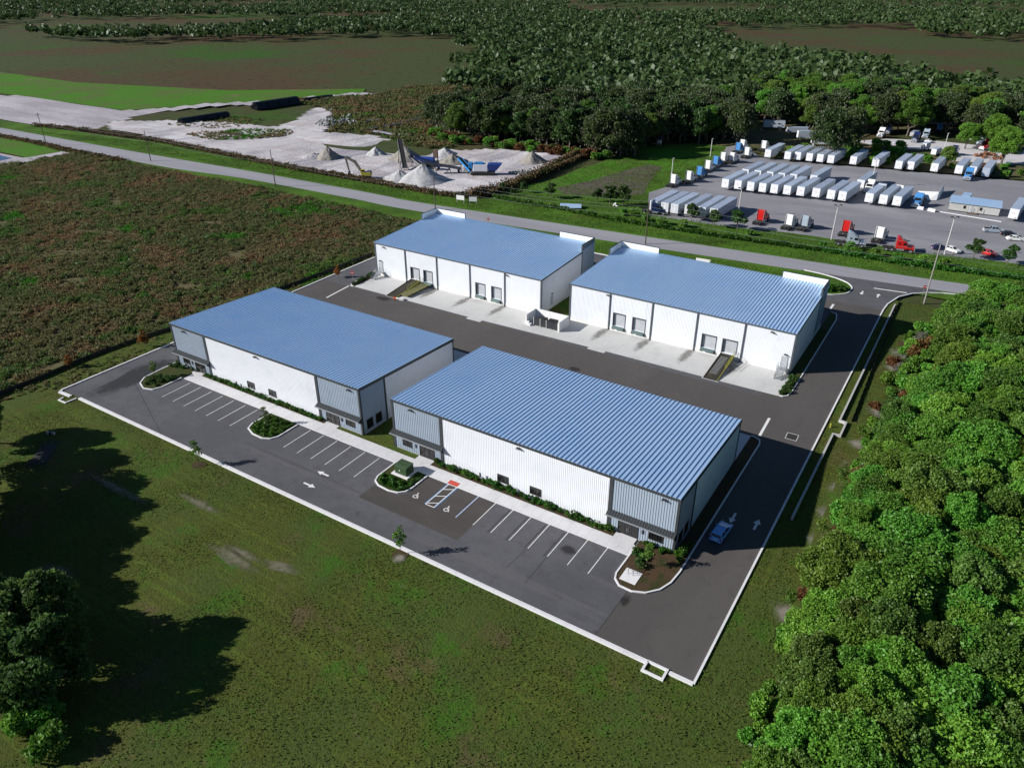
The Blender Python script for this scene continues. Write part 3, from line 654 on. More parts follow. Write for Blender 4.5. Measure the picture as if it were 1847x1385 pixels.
    b = MB(); b.cyl((pdx+.95, -.16, 2.15), (pdx+.95, -.09, 2.15), .05); b.build('handle', m_steel, o)
    for x in (pdx+.6,): wall_light(R, x, -.02, 3.9)
    for x in ((3.0, W-9.2) if pdx < 10 else (9.2, W-4.5)): wall_light(R, x, -.02, zf-.75)
    if acc_right:
        b = MB(); b.box(W+.0, W+.1, 4.3, 5.4, .9, 3.1); o = b.build('side_door', m_dockdoor, R)
        b = MB(); b.box(W+.05, W+.3, 4.6, 4.95, 3.5, 3.75); b.build('wall_lamp', m_lamp, R)
        b = MB(); b.box(W+.05, W+2.2, 13.2, 15.2, 3.2, 3.35); b.build('canopy', m_trim, R)
    return R
dock_building((-55.9, 59.25, 0), 48.95, 8.5, [(11.2, 14.05), (15.3, 18.15), (30.9, 33.75), (35.4, 38.25)], 0, .95, 'white metal dock warehouse at the back left, olive platform and ramp before it')
dock_building((-.33, 60.54, 0), 48.65, 8.62, [(10.6, 13.6), (15.15, 18.25), (30.55, 33.65), (34.85, 37.95)], 3, 46.75, 'white metal dock warehouse at the back right, beside the road entrance', acc_right=False)
# ------------------------------------------------------------------ yard ramps, stairs, dumpster enclosure, small site objects
def yard_ramp(loc, w, L, h, label, rail_m, rungs):
    R = thing('yard_ramp', label, 'ramp', loc)
    b = MB(); b.add([(0,0,.05),(w,0,.05),(w,L,h),(0,L,h),(0,0,-.02),(w,0,-.02),(w,L,h-.22),(0,L,h-.22)], [(0,1,2,3),(7,6,5,4),(0,4,5,1),(1,5,6,2),(2,6,7,3),(3,7,4,0)])
    b.build('deck', m_deck, R)
    if rungs:
        b = MB()
        for k in range(rungs):
            t = .22+.68*k/rungs; y = L*t; z = .05+(h-.05)*t
            b.obox((w*.42, y, z+.02), (w*.55, .09, .05), 0, 0, math.atan2(h, L))
        b.build('grip_bar', m_steel, R)
    for x in (-.08, w):
        b = MB(); b.add([(x,0,-.02),(x+.08,0,-.02),(x+.08,L,h-.3),(x,L,h-.3),(x,0,.16),(x+.08,0,.16),(x+.08,L,h+.14),(x,L,h+.14)], [(0,3,2,1),(4,5,6,7),(0,1,5,4),(1,2,6,5),(2,3,7,6),(3,0,4,7)])
        b.build('kerb_rail', rail_m if x > 0 else m_deck, R)
    b = MB()
    for y in (L*.45, L*.65, L*.85, L): b.cyl((w+.04, y, h*y/L), (w+.04, y, h*y/L+1.05), .04)
    for q in (.55, 1.05): b.cyl((w+.04, L*.45, h*.45+q), (w+.04, L, h+q), .04)
    b.build('handrail', m_yellow, R)
    b = MB()
    for x in (.1, w-.2): b.box(x, x+.1, L-.6, L-.5, 0, h-.25); b.box(x, x+.1, L*.6, L*.6+.1, 0, h*.6-.2)
    b.build('leg', m_deck, R)
    return R
yard_ramp((-44.15, 49.2, .012), 2.8, 9.7, 1.18, 'dark steel yard ramp with yellow handrail at the back left dock', m_yellow, 0)
yard_ramp((34.75, 50.1, .012), 2.65, 10.0, 1.18, 'dark steel yard ramp with bright grip bars and yellow handrail at the back right dock', m_yellow, 15)
R = thing('mobile_platform', 'low olive drab platform parked beside the yard ramp', 'platform', (-41.1, 50.9, .012), rad(-2))
b = MB(); b.add([(0,0,.55),(2.2,0,.55),(2.6,7.6,.95),(.2,7.6,.95),(0,0,.35),(2.2,0,.35),(2.6,7.6,.75),(.2,7.6,.75)], [(0,1,2,3),(7,6,5,4),(0,4,5,1),(1,5,6,2),(2,6,7,3),(3,7,4,0)]); b.build('deck', m_olive, R)
b = MB()
for x in (.3, 1.8):
    for y in (.4, 3.6, 7): b.box(x, x+.15, y, y+.15, 0, .6)
b.build('leg', m_deck, R)
R = thing('traffic_barrel', 'orange and white traffic barrel lying at the foot of the left ramp', 'barrel', (-40.4, 48.7, .3), rad(20))
b = MB(); b.cyl((-.9, 0, 0), (-.2, 0, 0), .3, .27, 12); b.build('body', m_orange, R)
b = MB(); b.cyl((-.2, 0, 0), (.35, 0, 0), .27, .26, 12); b.build('band', m_white, R)
b = MB(); b.box(.5, 1.6, -.3, .5, -.3, .15); tag(b.build('cover', m_curb, R))

def stairs(loc, rz, label):
    R = thing('dock_stairs', label, 'stairs', loc, rz)
    b = MB(); b.box(-.9, .9, -1.5, 0, 1.08, 1.16); b.build('landing', m_steel, R)
    n = 6
    for k in range(n):
        b = MB(); z = 1.1*(k+.5)/n; y = -1.5-1.9*(1-(k+.5)/n); b.box(-.6, .6, y-.17, y+.17, z-.02, z+.03); b.build('step', m_steel, R)
    for x in (-.65, .62):
        b = MB()
        for k in range(2):
            b.add([(x,-3.5,0),(x+.04,-3.5,0),(x+.04,-1.5,1.0),(x,-1.5,1.0),(x,-3.5,.2),(x+.04,-3.5,.2),(x+.04,-1.5,1.16),(x,-1.5,1.16)], [(0,1,2,3),(4,5,6,7),(0,4,5,1),(1,5,6,2),(2,6,7,3),(3,7,4,0)]); break
        b.build('stringer', m_steel, R)
    b = MB()
    for x in (-.85, .85):
        for q in (.5, 1.0): b.cyl((x, -.1, 1.16+q), (x, -1.5, 1.16+q), .03); b.cyl((x*.75, -1.5, 1.16+q), (x*.75, -3.5, .1+q), .03)
        for y in (-.1, -1.5): b.cyl((x, y, 0), (x, y, 2.16), .035)
        b.cyl((x*.75, -3.5, 0), (x*.75, -3.5, 1.1), .035)
    b.build('handrail', m_steel, R)
    return R
stairs((46.75+.2, 60.4, .012), 0, 'grey steel stairs up to the entry door of the right dock warehouse')
s_ = stairs((-54.2, 59.1, .012), 0, 'grey steel stairs up to the entry door of the left dock warehouse')
R = thing('dumpster_enclosure', 'white walled dumpster enclosure with slatted gates between the two dock warehouses', 'enclosure', (-7.4, 53.3, 0))
b = MB(); W_ = 8.5
b.box(0, .25, 0, 4.3, 0, 2.25); b.box(W_-.25, W_, 0, 4.3, 0, 2.25); b.box(.25, W_-.25, 4.05, 4.3, 0, 2.247); b.build('wall', m_white_in, R)
for k in range(2):
    b = MB(); x0 = 2.1+k*3.1
    b.box(x0, x0+3.0, .3, .34, .15, 1.75)
    for q in range(11): b.box(x0+.05+q*.28, x0+.09+q*.28, .26, .3, .1, 1.8)
    b.build('gate', m_trim, R)
for x in (1.95, 3.6, 5.15, 8.05):
    b = MB(); b.cyl((x, .25, 0), (x, .25, 1.95), .09); b.build('gate_post', m_palepole, R)
b = MB(); b.box(.6, 1.5, -.6, .2, 0, .5); b.box(.3, .9, -.2, .3, 0, .8); b.build('concrete_step', m_curb, R)
R = thing('dumpster', 'dark green dumpster with a black lid inside the white enclosure', 'dumpster', (-4.2, 55.2, .02))
b = MB(); b.prism([(-1, -.8), (1, -.8), (1, .8), (-1, .8)], .15, 1.3); b.build('bin', m_boxgreen, R, bevel=.05)
b = MB(); b.box(-1.05, 1.05, -.85, .85, 1.3, 1.38); b.build('lid', m_black, R)
d_ = dup(R, (-1.6, 55.3, .02), .05, 'second dark green dumpster nearer the open side of the enclosure')

R = thing('utility_box', 'green pad mounted transformer on a concrete pad in the kerbed island', 'utility box', (6.1, -5.1, .09))
b = MB(); b.box(-1.6, 1.6, -1.3, 1.2, 0, .18); b.build('pad', m_curb, R)
b = MB(); b.extx([(-.9, .18), (.9, .18), (.9, 1.65), (-.45, 1.65), (-.9, 1.5)], -1.15, 1.15); b.build('cabinet', m_boxgreen, R, bevel=.03)
b = MB(); b.box(-1.2, 1.2, -.5, .95, 1.65, 1.7); b.build('lid', m_boxgreen, R)
b = MB(); b.box(-.25, -.1, -.93, -.9, .8, 1.0); b.build('warning_label', m_white, R)
R = thing('bike_rack', 'small steel bike rack on a white concrete pad in the corner island', 'bike rack', (45.6, -7.2, .09))
b = MB(); b.box(-1.1, 1.1, -1.2, 1.2, .0, .06); b.build('pad', m_curb, R)
b = MB()
for x in (-.5, .2): b.tube([(x, .2, 0), (x, .2, .8), (x+.15, .5, .95), (x+.3, .8, .8), (x+.3, .8, 0)], .035)
b.build('hoop', m_trim, R)
R = thing('storm_drain', 'square storm drain grate in a white concrete frame on the east drive', 'drain', (54.6, 38.0, 0), rad(2))
b = MB(); b.strip([(-.9, -1), (.9, -1), (.9, 1), (-.9, 1)], .07, -.05, .02, closed=True); b.build('frame', m_wallconc, R)
b = MB()
for k in range(9): b.box(-.78+k*.18, -.68+k*.18, -.9, .9, -.03, .012)
b.box(-.8, .8, -.92, .92, -.06, -.035); b.build('grate', m_black, R)
R = thing('fire_hydrant', 'small yellow fire hydrant in the grass inside the wall jog', 'hydrant', (59.4, 44.6, -.02))
b = MB(); b.lathe([(.0, 0), (.16, 0), (.16, .08), (.1, .1), (.1, .55), (.15, .58), (.15, .64), (.11, .72), (.04, .8), (0, .82)], 10); b.build('barrel', m_yellow, R, smooth=True)
b = MB(); b.cyl((-.22, 0, .42), (.22, 0, .42), .06); b.cyl((0, -.2, .42), (0, 0, .42), .075); b.build('nozzle', m_yellow, R)
R = thing('culvert_headwall', 'weathered concrete culvert end set in the lawn slope', 'culvert', (-48.5, -24.8, -.1), rad(25))
R.location = (*G(92, 782), -.12)
b = MB(); b.box(-.7, .7, -.15, .15, 0, .5); b.build('headwall', m_wallconc, R)
b = MB(); b.cyl((0, -.25, .3), (0, .1, .3), .26, n=14); b.build('pipe_mouth', m_black, R)

def sign(loc, rz, label, kind):
    R = thing('road_sign', label, 'sign', loc, rz)
    b = MB(); b.cyl((0, .05, 0), (0, .05, 2.5), .04); b.build('post', m_steel, R)
    b = MB(); b.cyl((0, -.0, 2.25), (0, .03, 2.25), .42, n=20); o = b.build('sign_face', m_white if kind == 'board' else m_red_sign, R)
    b = MB(); b.box(-.3, .3, -.012, -.0, 2.17, 2.33); b.build('bar', m_white, o)
    return R
m_red_sign = solid('sign_red', (.55, .03, .03), .5)
sign((*G(637, 507), 0), rad(25), 'round red no entry sign beside the left dock apron', 'red')
sign((*G(1664, 533), 0), rad(25), 'round red no entry sign beside the road entrance', 'red')
sign((*G(881, 408), 0), rad(25), 'round red sign at the road edge behind the left dock warehouse', 'red')
def board(loc, rz, w, h, z, label, m=None):
    R = thing('sign_board', label, 'sign', loc, rz)
    b = MB(); b.box(-w/2, w/2, -.06, .0, z, z+h); b.build('panel', m or m_white_in, R)
    b = MB()
    for x in (-w/2+.1, w/2-.2): b.box(x, x+.1, .0, .1, -.2, z+h)
    b.build('post', m_palepole, R)
board((-77.3, 125.6, 0), rad(10), 2.9, 1.5, 1.0, 'white board sign on two posts beside the road, left of the pair')
board((-72.6, 126.3, 0), rad(25), 2.6, 1.5, 1.0, 'white board sign with green lower edge beside the road, right of the pair')
board((*G(1266, 482), 0), rad(6), 3.6, 1.9, .5, 'white panel sign on the verge behind the right dock warehouse')
b = MB(); b.box(-.07, .07, -.07, .07, 0, 2.1); o = tag(b.build('sign_post', m_palepole), 'pale square post beside the white panel sign', 'post'); o.location = (*G(1280, 482), 0)

# poles and wires
def utility_pole(loc, h, label, cross=True, m=None, rz=0.0):
    R = thing('utility_pole', label, 'utility pole', loc, rz, 'utility poles along the road')
    b = MB(); b.cyl((0, 0, -.3), (0, 0, h), .19, .12, 8); b.build('pole', m or m_pole, R)
    if cross:
        b = MB(); b.box(-.09, .09, -1.1, 1.1, h-.9, h-.78); b.build('cross_arm', m_pole, R)
        b = MB()
        for y in (-1, -.45, .45, 1): b.cyl((0, y, h-.78), (0, y, h-.58), .05)
        b.build('insulator', m_steel, R)
    return R
POLES = [((84, 262), 13.9), ((272, 290), 12.0), ((497, 336), 12.9), ((785, 378), 11.0), ((1164, 440), 12.4), ((1667, 545), 14.2)]
PN = ['leftmost utility pole along the road, near the pond', 'utility pole standing right of the small pond by the road', 'utility pole by the road opposite the sand yard', 'utility pole behind the left dock warehouse',
      'pale topped utility pole behind the right dock warehouse', 'tall grey utility pole at the road entrance']
PT = []
for (px, h), lb in zip(POLES, PN):
    x, y = G(*px); utility_pole((x, y, 0), h, lb, lb.startswith('left') or 'tall' in lb, m_greypole if 'tall' in lb else None, rad(5)); PT.append((x, y, h))
PT.append((150, 126, 13)); PT.insert(0, (-380, 104, 13))
WL = ['topmost', 'second highest', 'third highest', 'lowest']
for k, (dz, dy) in enumerate([(-.1, 0), (-1.6, .2), (-2.6, .2), (-4.2, .2)]):
    pts = []
    for i in range(len(PT)-1):
        a, c = Vector((PT[i][0], PT[i][1]+dy, PT[i][2]+dz)), Vector((PT[i+1][0], PT[i+1][1]+dy, PT[i+1][2]+dz))
        for q in range(8):
            t = q/8; p = a.lerp(c, t); p.z -= 4*t*(1-t)*1.0; pts.append(p)
    b = MB(); b.tube(pts, .022, 4); tag(b.build('power_line', m_steel), WL[k]+' of the four power lines strung between the road poles', 'cable', 'power lines')
def lot_light(px, h, label, heads=True):
    x, y = G(*px); R = thing('light_pole', label, 'light pole', (x, y, 0), rad(30), 'white light poles of the truck lot')
    b = MB(); b.cyl((0, 0, 0), (0, 0, h), .17, .12, 8); b.build('pole', m_palepole, R)
    if heads:
        for s in (-1, 1):
            b = MB(); b.box(min(0, s*.6), max(0, s*.6), -.03, .03, h-.1, h-.04); b.box(min(s*.5, s*1.1), max(s*.5, s*1.1), -.25, .25, h-.12, h+.1); b.build('lamp_head', m_lamp, R)
    else:
        b = MB(); b.box(-.1, .5, -.12, .12, h-.1, h+.08); b.build('lamp_head', m_palepole, R)
lot_light((1499, 432), 10.2, 'white double headed light pole behind the silver truck tractor')
lot_light((1703, 459), 10.6, 'white double headed light pole next to the white sedan by the hedge')
lot_light((1281, 282), 7.2, 'white light pole behind the farthest blue bobtail cab', False)
lot_light((1210, 329), 8.8, 'white light pole at the left end of the truck lot', False)
lot_light((1571, 335), 9.5, 'white light pole between the middle trailers')
lot_light((1331, 388), 8.8, 'white double headed light pole right of the hedge side trailers')
lot_light((1700, 280), 9, 'white light pole near the top row of trailers', False)

# ------------------------------------------------------------------ vehicles
m_van_side = mat('trailer_side', (.50, .54, .58), [((.43, .47, .51), .5, .45, .75, (.4, 1, 1))], .5, spec=.4)
m_van_face = mat('trailer_face', (.64, .65, .68), [((.58, .59, .62), .6, .5, .75)], .5)
m_van_roof = mat('trailer_roof', (.40, .46, .56), [((.34, .40, .50), .2, .45, .7), ((.48, .54, .63), .5, .55, .75)], .5, .3, rand=.12)
m_tire = solid('tyre', (.015, .015, .015), .85); m_rim = solid('rim', (.45, .46, .47), .4, .5)
m_chassis = solid('chassis', (.03, .028, .027), .7); m_chrome = solid('bright_metal', (.6, .62, .64), .3, .8)
m_lampred = solid('tail_red', (.4, .02, .02), .4); m_faint = solid('faded_print', (.55, .44, .42), .7)
PAINT = {k: solid(k+'_paint', c, .35, coat=.5, var=.05) for k, c in dict(red=(.50, .012, .012), blue=(.015, .12, .42), white=(.68, .68, .67), silver=(.32, .38, .44), navy=(.012, .022, .08), black=(.014, .015, .018), darkred=(.22, .012, .016), skylit_silver=(.15, .42, .85), rust=(.30, .09, .03), yellow=(.42, .25, .03)).items()}  # the hatchback silver carries the blue skylight of the shade in its colour
def wheel(root, x, y, r, w, name='wheel'):
    b = MB(); b.lathe([(r*.55, -w/2), (r*.92, -w/2), (r, -w*.3), (r, w*.3), (r*.92, w/2), (r*.55, w/2)], 16)
    b.v = [(z, a, c) for a, c, z in b.v]; o = b.build('wheel', m_tire, root); o.location = (x, y, r)
    b = MB(); b.cyl((-w*.42, 0, 0), (w*.42, 0, 0), r*.57, n=12); b.cyl((-w*.48, 0, 0), (w*.48, 0, 0), r*.2, n=8); b.build('rim', m_rim, o)
    return o
def make_trailer(nose_near, L=16.5):
    R = thing('box_trailer', 'x', 'trailer'); w = 1.28; z0, z1 = 1.12, 4.08
    b = MB(); b.box(-w, w, .02, L-.02, z0, z1-.05)
    for k in range(1, 20): y = L*k/20; b.box(-w-.012, -w, y-.03, y+.03, z0+.1, z1-.1); b.box(w, w+.012, y-.03, y+.03, z0+.1, z1-.1)
    b.box(-w-.02, w+.02, .02, L-.02, z0-.1, z0+.08)
    b.build('body', m_van_side, R)
    b = MB(); b.box(-w-.01, w+.01, .0, L, z1-.05, z1)
    for k in range(1, 14): b.box(-w+.05, w-.05, L*k/14-.02, L*k/14+.02, z1, z1+.012)
    b.build('roof', m_van_roof, R)
    if nose_near:
        b = MB(); b.box(-w+.02, w-.02, -.05, .02, z0, z1-.03); b.build('nose', m_van_face, R, bevel=.02)
        b = MB(); b.box(.55, .95, -.07, -.05, z0+.18, z0+.36); b.build('connector_plate', m_chassis, R)
        b = MB(); b.box(-.45, .35, -.058, -.05, z0+1.45, z0+1.75); b.build('faded_mark', m_faint, R)
    else:
        for s in (-1, 1):
            b = MB(); x0, x1 = (-w+.04, -.01) if s < 0 else (.01, w-.04); b.box(x0, x1, -.05, .02, z0+.05, z1-.12)
            xr = (x0+x1)/2
            o = b.build('rear_door', m_van_face, R)
            b = MB(); b.cyl((xr+.2*s, -.08, z0+.1), (xr+.2*s, -.08, z1-.15), .025); b.cyl((xr-.2*s, -.08, z0+.1), (xr-.2*s, -.08, z1-.15), .025); b.build('lock_rod', m_steel, o)
        b = MB(); b.box(-w, w, -.06, .02, z0-.12, z0+.03); b.box(-w, w, -.02, .08, .5, .62); b.box(-.7, -.6, 0, .08, .6, z0); b.box(.6, .7, 0, .08, .6, z0); b.build('bumper', m_steel, R)
        for x in (-1.0, -.75, .75, 1.0): b = MB(); b.box(x-.07, x+.07, -.08, -.06, z0-.1, z0); b.build('tail_light', m_lampred, R)
    ya, yl = ((L-2.8, L-4.1), 2.6) if nose_near else ((1.5, 2.8), L-2.6)
    b = MB(); b.box(-.5, .5, min(ya)-.8, max(ya)+.8, .6, 1.02); b.build('bogie', m_chassis, R)
    for y in ya:
        for x in (-1.0, 1.0): wheel(R, x, y, .5, .5)
    for x in (-.8, .8): b = MB(); b.box(x-.06, x+.06, yl-.06, yl+.06, .05, 1.1); b.box(x-.15, x+.15, yl-.15, yl+.15, 0, .06); b.build('landing_leg', m_chassis, R)
    return R
TN, TR = make_trailer(True), make_trailer(False)
used = {id(TN): 0, id(TR): 0}
def place(src, x, y, rz, label, group, sc=None, swap=None):
    if not used.get(id(src)):
        used[id(src)] = 1; src.location = (x, y, 0); src.rotation_euler = (0, 0, rz); src['label'] = label
        if group: src['group'] = group
        if sc: src.scale = sc
        return src
    return dup(src, (x, y, 0), rz, label, group, sc, swap)
def ordn(i, n): return 'leftmost' if i == 0 else ('rightmost' if i == n-1 else ['second', 'third', 'fourth', 'fifth', 'sixth', 'seventh', 'eighth', 'ninth', 'tenth', 'eleventh', 'twelfth'][i-1]+' from left')
FR = [(-17.5, 148.2), (-13.8, 148.6), (-10.6, 148.8), (-6.4, 149.9), (-2.1, 150.0), (1.6, 150.4)]
for i, (x, y) in enumerate(FR): place(TR, x, y, rad(-3), 'white box trailer, doors to the hedge, %s of the six by the hedge' % ordn(i, 6), 'trailers parked by the hedge')
MR = [(-7.4, 188.6), (-3.0, 189.1), (1.4, 189.3), (5.4, 189.8), (9.3, 190.3), (13.5, 191.0), (17.8, 191.9), (22.7, 192.8), (27.5, 193.0), (31.1, 193.2), (39.1, 195.5), (43.4, 195.8), (47.5, 196.2)]
for i, (x, y) in enumerate(MR): place(TN, x, y, rad(-5), 'white box trailer nose to the drive lane, %s of the middle row' % ordn(i, 13), 'trailers in the middle row')
MB2 = [(-6.0, 207.0), (-1.6, 207.5), (2.8, 207.8), (6.9, 208.2), (11.0, 208.8), (17.6, 211.0), (33.2, 213.0)]
for i, (x, y) in enumerate(MB2): place(TN, x, y, rad(-5), 'white box trailer, %s of those backed up behind the middle row' % ordn(i, 7), 'trailers behind the middle row')
TPR = [(-8.6, 246.0), (-.7, 246.3), (2.9, 247.8), (7.5, 248.0), (11.5, 248.6), (15.6, 248.7), (23.6, 251.3), (31.7, 252.2), (40.0, 252.4), (44.0, 253.8), (52.2, 255.2), (60.4, 256.2)]
for i, (x, y) in enumerate(TPR): place(TN, x, y, rad(-4.5), 'white box trailer nose out, %s of the far row under the trees' % ordn(i, 12), 'trailers in the far row')
place(TN, 64.9, 257.2, rad(-4), 'box trailer hitched behind the blue tractor in the far row', 'trailers in the far row')
place(TN, 69.3, 256.7, rad(-4), 'dull grey box trailer right of the blue tractor in the far row', 'trailers in the far row', None, {'trailer_face': m_van_roof, 'trailer_side': m_van_roof})
place(TN, 80.4, 199.6, rad(-6), 'white box trailer standing alone right of the site office', 'trailers around the office')

def hexa(b, lo, hi, m=0):
    """lo, hi: (x0,x1,y0,y1,z)"""
    b.add([(lo[0],lo[2],lo[4]),(lo[1],lo[2],lo[4]),(lo[1],lo[3],lo[4]),(lo[0],lo[3],lo[4]),(hi[0],hi[2],hi[4]),(hi[1],hi[2],hi[4]),(hi[1],hi[3],hi[4]),(hi[0],hi[3],hi[4])],
          [(0,3,2,1),(4,5,6,7),(0,1,5,4),(1,2,6,5),(2,3,7,6),(3,0,4,7)], m)
def make_tractor(colour, daycab=False):
    R = thing('truck_tractor', 'x', 'truck'); P = PAINT[colour]
    b = MB(); b.box(-.45, -.3, .1, 7.0, .75, 1.0); b.box(.3, .45, .1, 7.0, .75, 1.0); b.box(-.45, .45, .3, .45, .7, 1.0); b.box(-.45, .45, 2.6, 2.8, .75, .98); b.build('frame', m_chassis, R)
    b = MB(); b.add([(-.5,.9,1.02),(.5,.9,1.02),(.5,2.2,1.1),(-.5,2.2,1.1),(-.5,.9,.98),(.5,.9,.98),(.5,2.2,1.0),(-.5,2.2,1.0)], [(0,1,2,3),(7,6,5,4),(0,4,5,1),(1,5,6,2),(2,6,7,3),(3,7,4,0)]); b.build('fifth_wheel', m_chassis, R)
    ys = 3.9 if daycab else 3.0
    b = MB(); b.extx([(ys, .95), (5.75, .95), (5.75, 1.95), (5.3, 2.75), (4.55, 3.15), (ys+.75, 3.82), (ys+.1, 3.9), (ys, 3.8)], -1.12, 1.12); b.build('cab', P, R, bevel=.1)
    b = MB(); hexa(b, (-1.05, 1.05, 5.7, 7.3, 1.0), (-.78, .78, 5.6, 7.15, 1.85)); b.build('hood', P, R, bevel=.14)
    b = MB(); hexa(b, (-.62, .62, 7.27, 7.36, 1.0), (-.52, .52, 7.15, 7.22, 1.75)); b.build('grille', m_chrome, R)
    b = MB(); b.add([(-.98,5.735,2.02),(.98,5.735,2.02),(.9,5.32,2.74),(-.9,5.32,2.74),(-.98,5.77,2.04),(.98,5.77,2.04),(.9,5.36,2.76),(-.9,5.36,2.76)], [(4,5,6,7),(0,1,5,4),(1,2,6,5),(2,3,7,6),(3,0,4,7)]); b.build('windshield', m_glass, R)
    for s in (-1, 1):
        x = s*1.125
        b = MB(); b.add([(x,4.55,1.95),(x,5.55,1.95),(x,5.2,2.6),(x,4.55,2.6),(x+s*.015,4.55,1.95),(x+s*.015,5.55,1.95),(x+s*.015,5.2,2.6),(x+s*.015,4.55,2.6)], [(4,5,6,7),(0,1,5,4),(1,2,6,5),(2,3,7,6),(3,0,4,7)])
        if not daycab: b.box(min(x, x+s*.015), max(x, x+s*.015), 3.55, 3.95, 2.1, 2.55)
        b.build('side_window', m_glass, R)
        b = MB(); b.box(min(x, x+s*.3), max(x, x+s*.3), 5.4, 5.44, 2.4, 2.44); b.box(min(x+s*.2, x+s*.42), max(x+s*.2, x+s*.42), 5.34, 5.44, 1.85, 2.6); b.build('mirror', m_chassis, R)
        b = MB(); b.cyl((s*.85, 3.3, .72), (s*.85, 5.0, .72), .33, n=12); b.build('fuel_tank', m_chrome, R)
        b = MB(); b.extx([(6.0, 1.0), (6.05, 1.25), (6.4, 1.42), (6.9, 1.35), (7.2, 1.05), (7.2, .85), (7.05, .85), (6.9, 1.05), (6.3, 1.15), (6.1, .95)], min(s*.72, s*1.18), max(s*.72, s*1.18)); b.build('fender', P, R)
        b = MB(); b.box(min(s*.7, s*1.05), max(s*.7, s*1.05), 7.28, 7.36, 1.05, 1.25); b.build('headlight', m_white, R)
        b = MB(); b.cyl((s*.95, ys-.1, .9), (s*.95, ys-.1, 3.9), .075); b.build('exhaust_stack', m_chrome, R)
        wheel(R, s*.98, 6.55, .52, .32); wheel(R, s*.88, .9, .52, .58); wheel(R, s*.88, 2.2, .52, .58)
    b = MB(); b.box(-1.18, 1.18, 7.3, 7.5, .4, .85); b.build('bumper', m_chrome, R, bevel=.04)
    b = MB(); b.box(-.7, .7, ys-.03, ys, 1.5, 3.3); b.box(-.5, -.1, ys-.05, ys-.03, 2.2, 2.7); b.build('rear_panel', P, R)
    return R
TRK = {c: make_tractor(c) for c in ('red', 'blue', 'white', 'silver', 'navy')}
BG = 'bobtail truck tractors in the lot'
def truck(c, x, y, rz, label): place(TRK[c], x, y, rad(rz), label, BG, (1.1, 1.1, 1.08))
TL = [('white', 320, 745, 'white bobtail truck at the left end of the lot, just behind the hedge side trailers'), ('white', 515, 700, 'white bobtail truck with a dark roof edge, second in the diagonal line'),
      ('blue', 650, 640, 'blue bobtail truck between two white ones, nearest blue one in the diagonal line'), ('white', 757, 560, 'white bobtail cab between the two blue cabs in the diagonal line'), ('blue', 855, 505, 'blue bobtail truck in front of the far light pole'),
      ('white', 950, 455, 'white bobtail truck right of the second blue cab, left of a twin'), ('white', 1062, 455, 'white bobtail truck at the right of the twin pair in the diagonal line'), ('blue', 1140, 325, 'small blue bobtail cab at the far end of the diagonal line'),
      ('white', 1195, 285, 'white bobtail truck behind the farthest blue cab'), ('white', 1250, 385, 'white truck tractor facing the lot left of the rusty one'), ('white', 1465, 300, 'white truck tractor beside the first trailer of the far row')]
for c, px, py, lb in TL:
    x, y = G(1160+.1444*px, 230+.1444*py); truck(c, x, y-1, -8, lb)
x, y = G(1362, 407); truck('red', x, y, -6, 'red bobtail truck by the hedge behind the round tree')
x, y = G(1413, 416); truck('white', x, y, -8, 'white bobtail truck by the hedge, left of the grey backed one')
x, y = G(1441, 418); truck('silver', x, y, -8, 'grey backed bobtail truck by the hedge, right of the white one')
x, y = G(1517, 428); truck('red', x, y, -5, 'red bobtail truck with its back to the hedge, behind the silver truck')
x, y = G(1504, 440); truck('silver', x, y, -78, 'silver sleeper truck parked sideways along the hedge')
x, y = G(1577, 440); truck('white', x, y, -7, 'white bobtail truck between the silver and the red sideways trucks')
x, y = G(1590, 449); truck('red', x, y, -80, 'red sleeper truck parked sideways along the hedge')
x, y = G(1163, 385); truck('navy', x-1.5, y+.5, -75, 'dark navy truck at the left end of the hedge side trailers')
truck('blue', 53.4, 208.2, 176, 'blue truck tractor facing the drive lane, right end of the middle row')
truck('white', 36.7, 219, 175, 'white truck cab behind the gap in the middle row')
truck('white', 41.0, 213.5, 175, 'white truck hitched behind the eleventh trailer of the middle row')
truck('blue', 64.4, 263.0-5.0, 177, 'blue truck tractor in the far row facing the lane')
truck('white', 46.3, 215.5, 175, 'white truck hitched behind the twelfth trailer of the middle row')

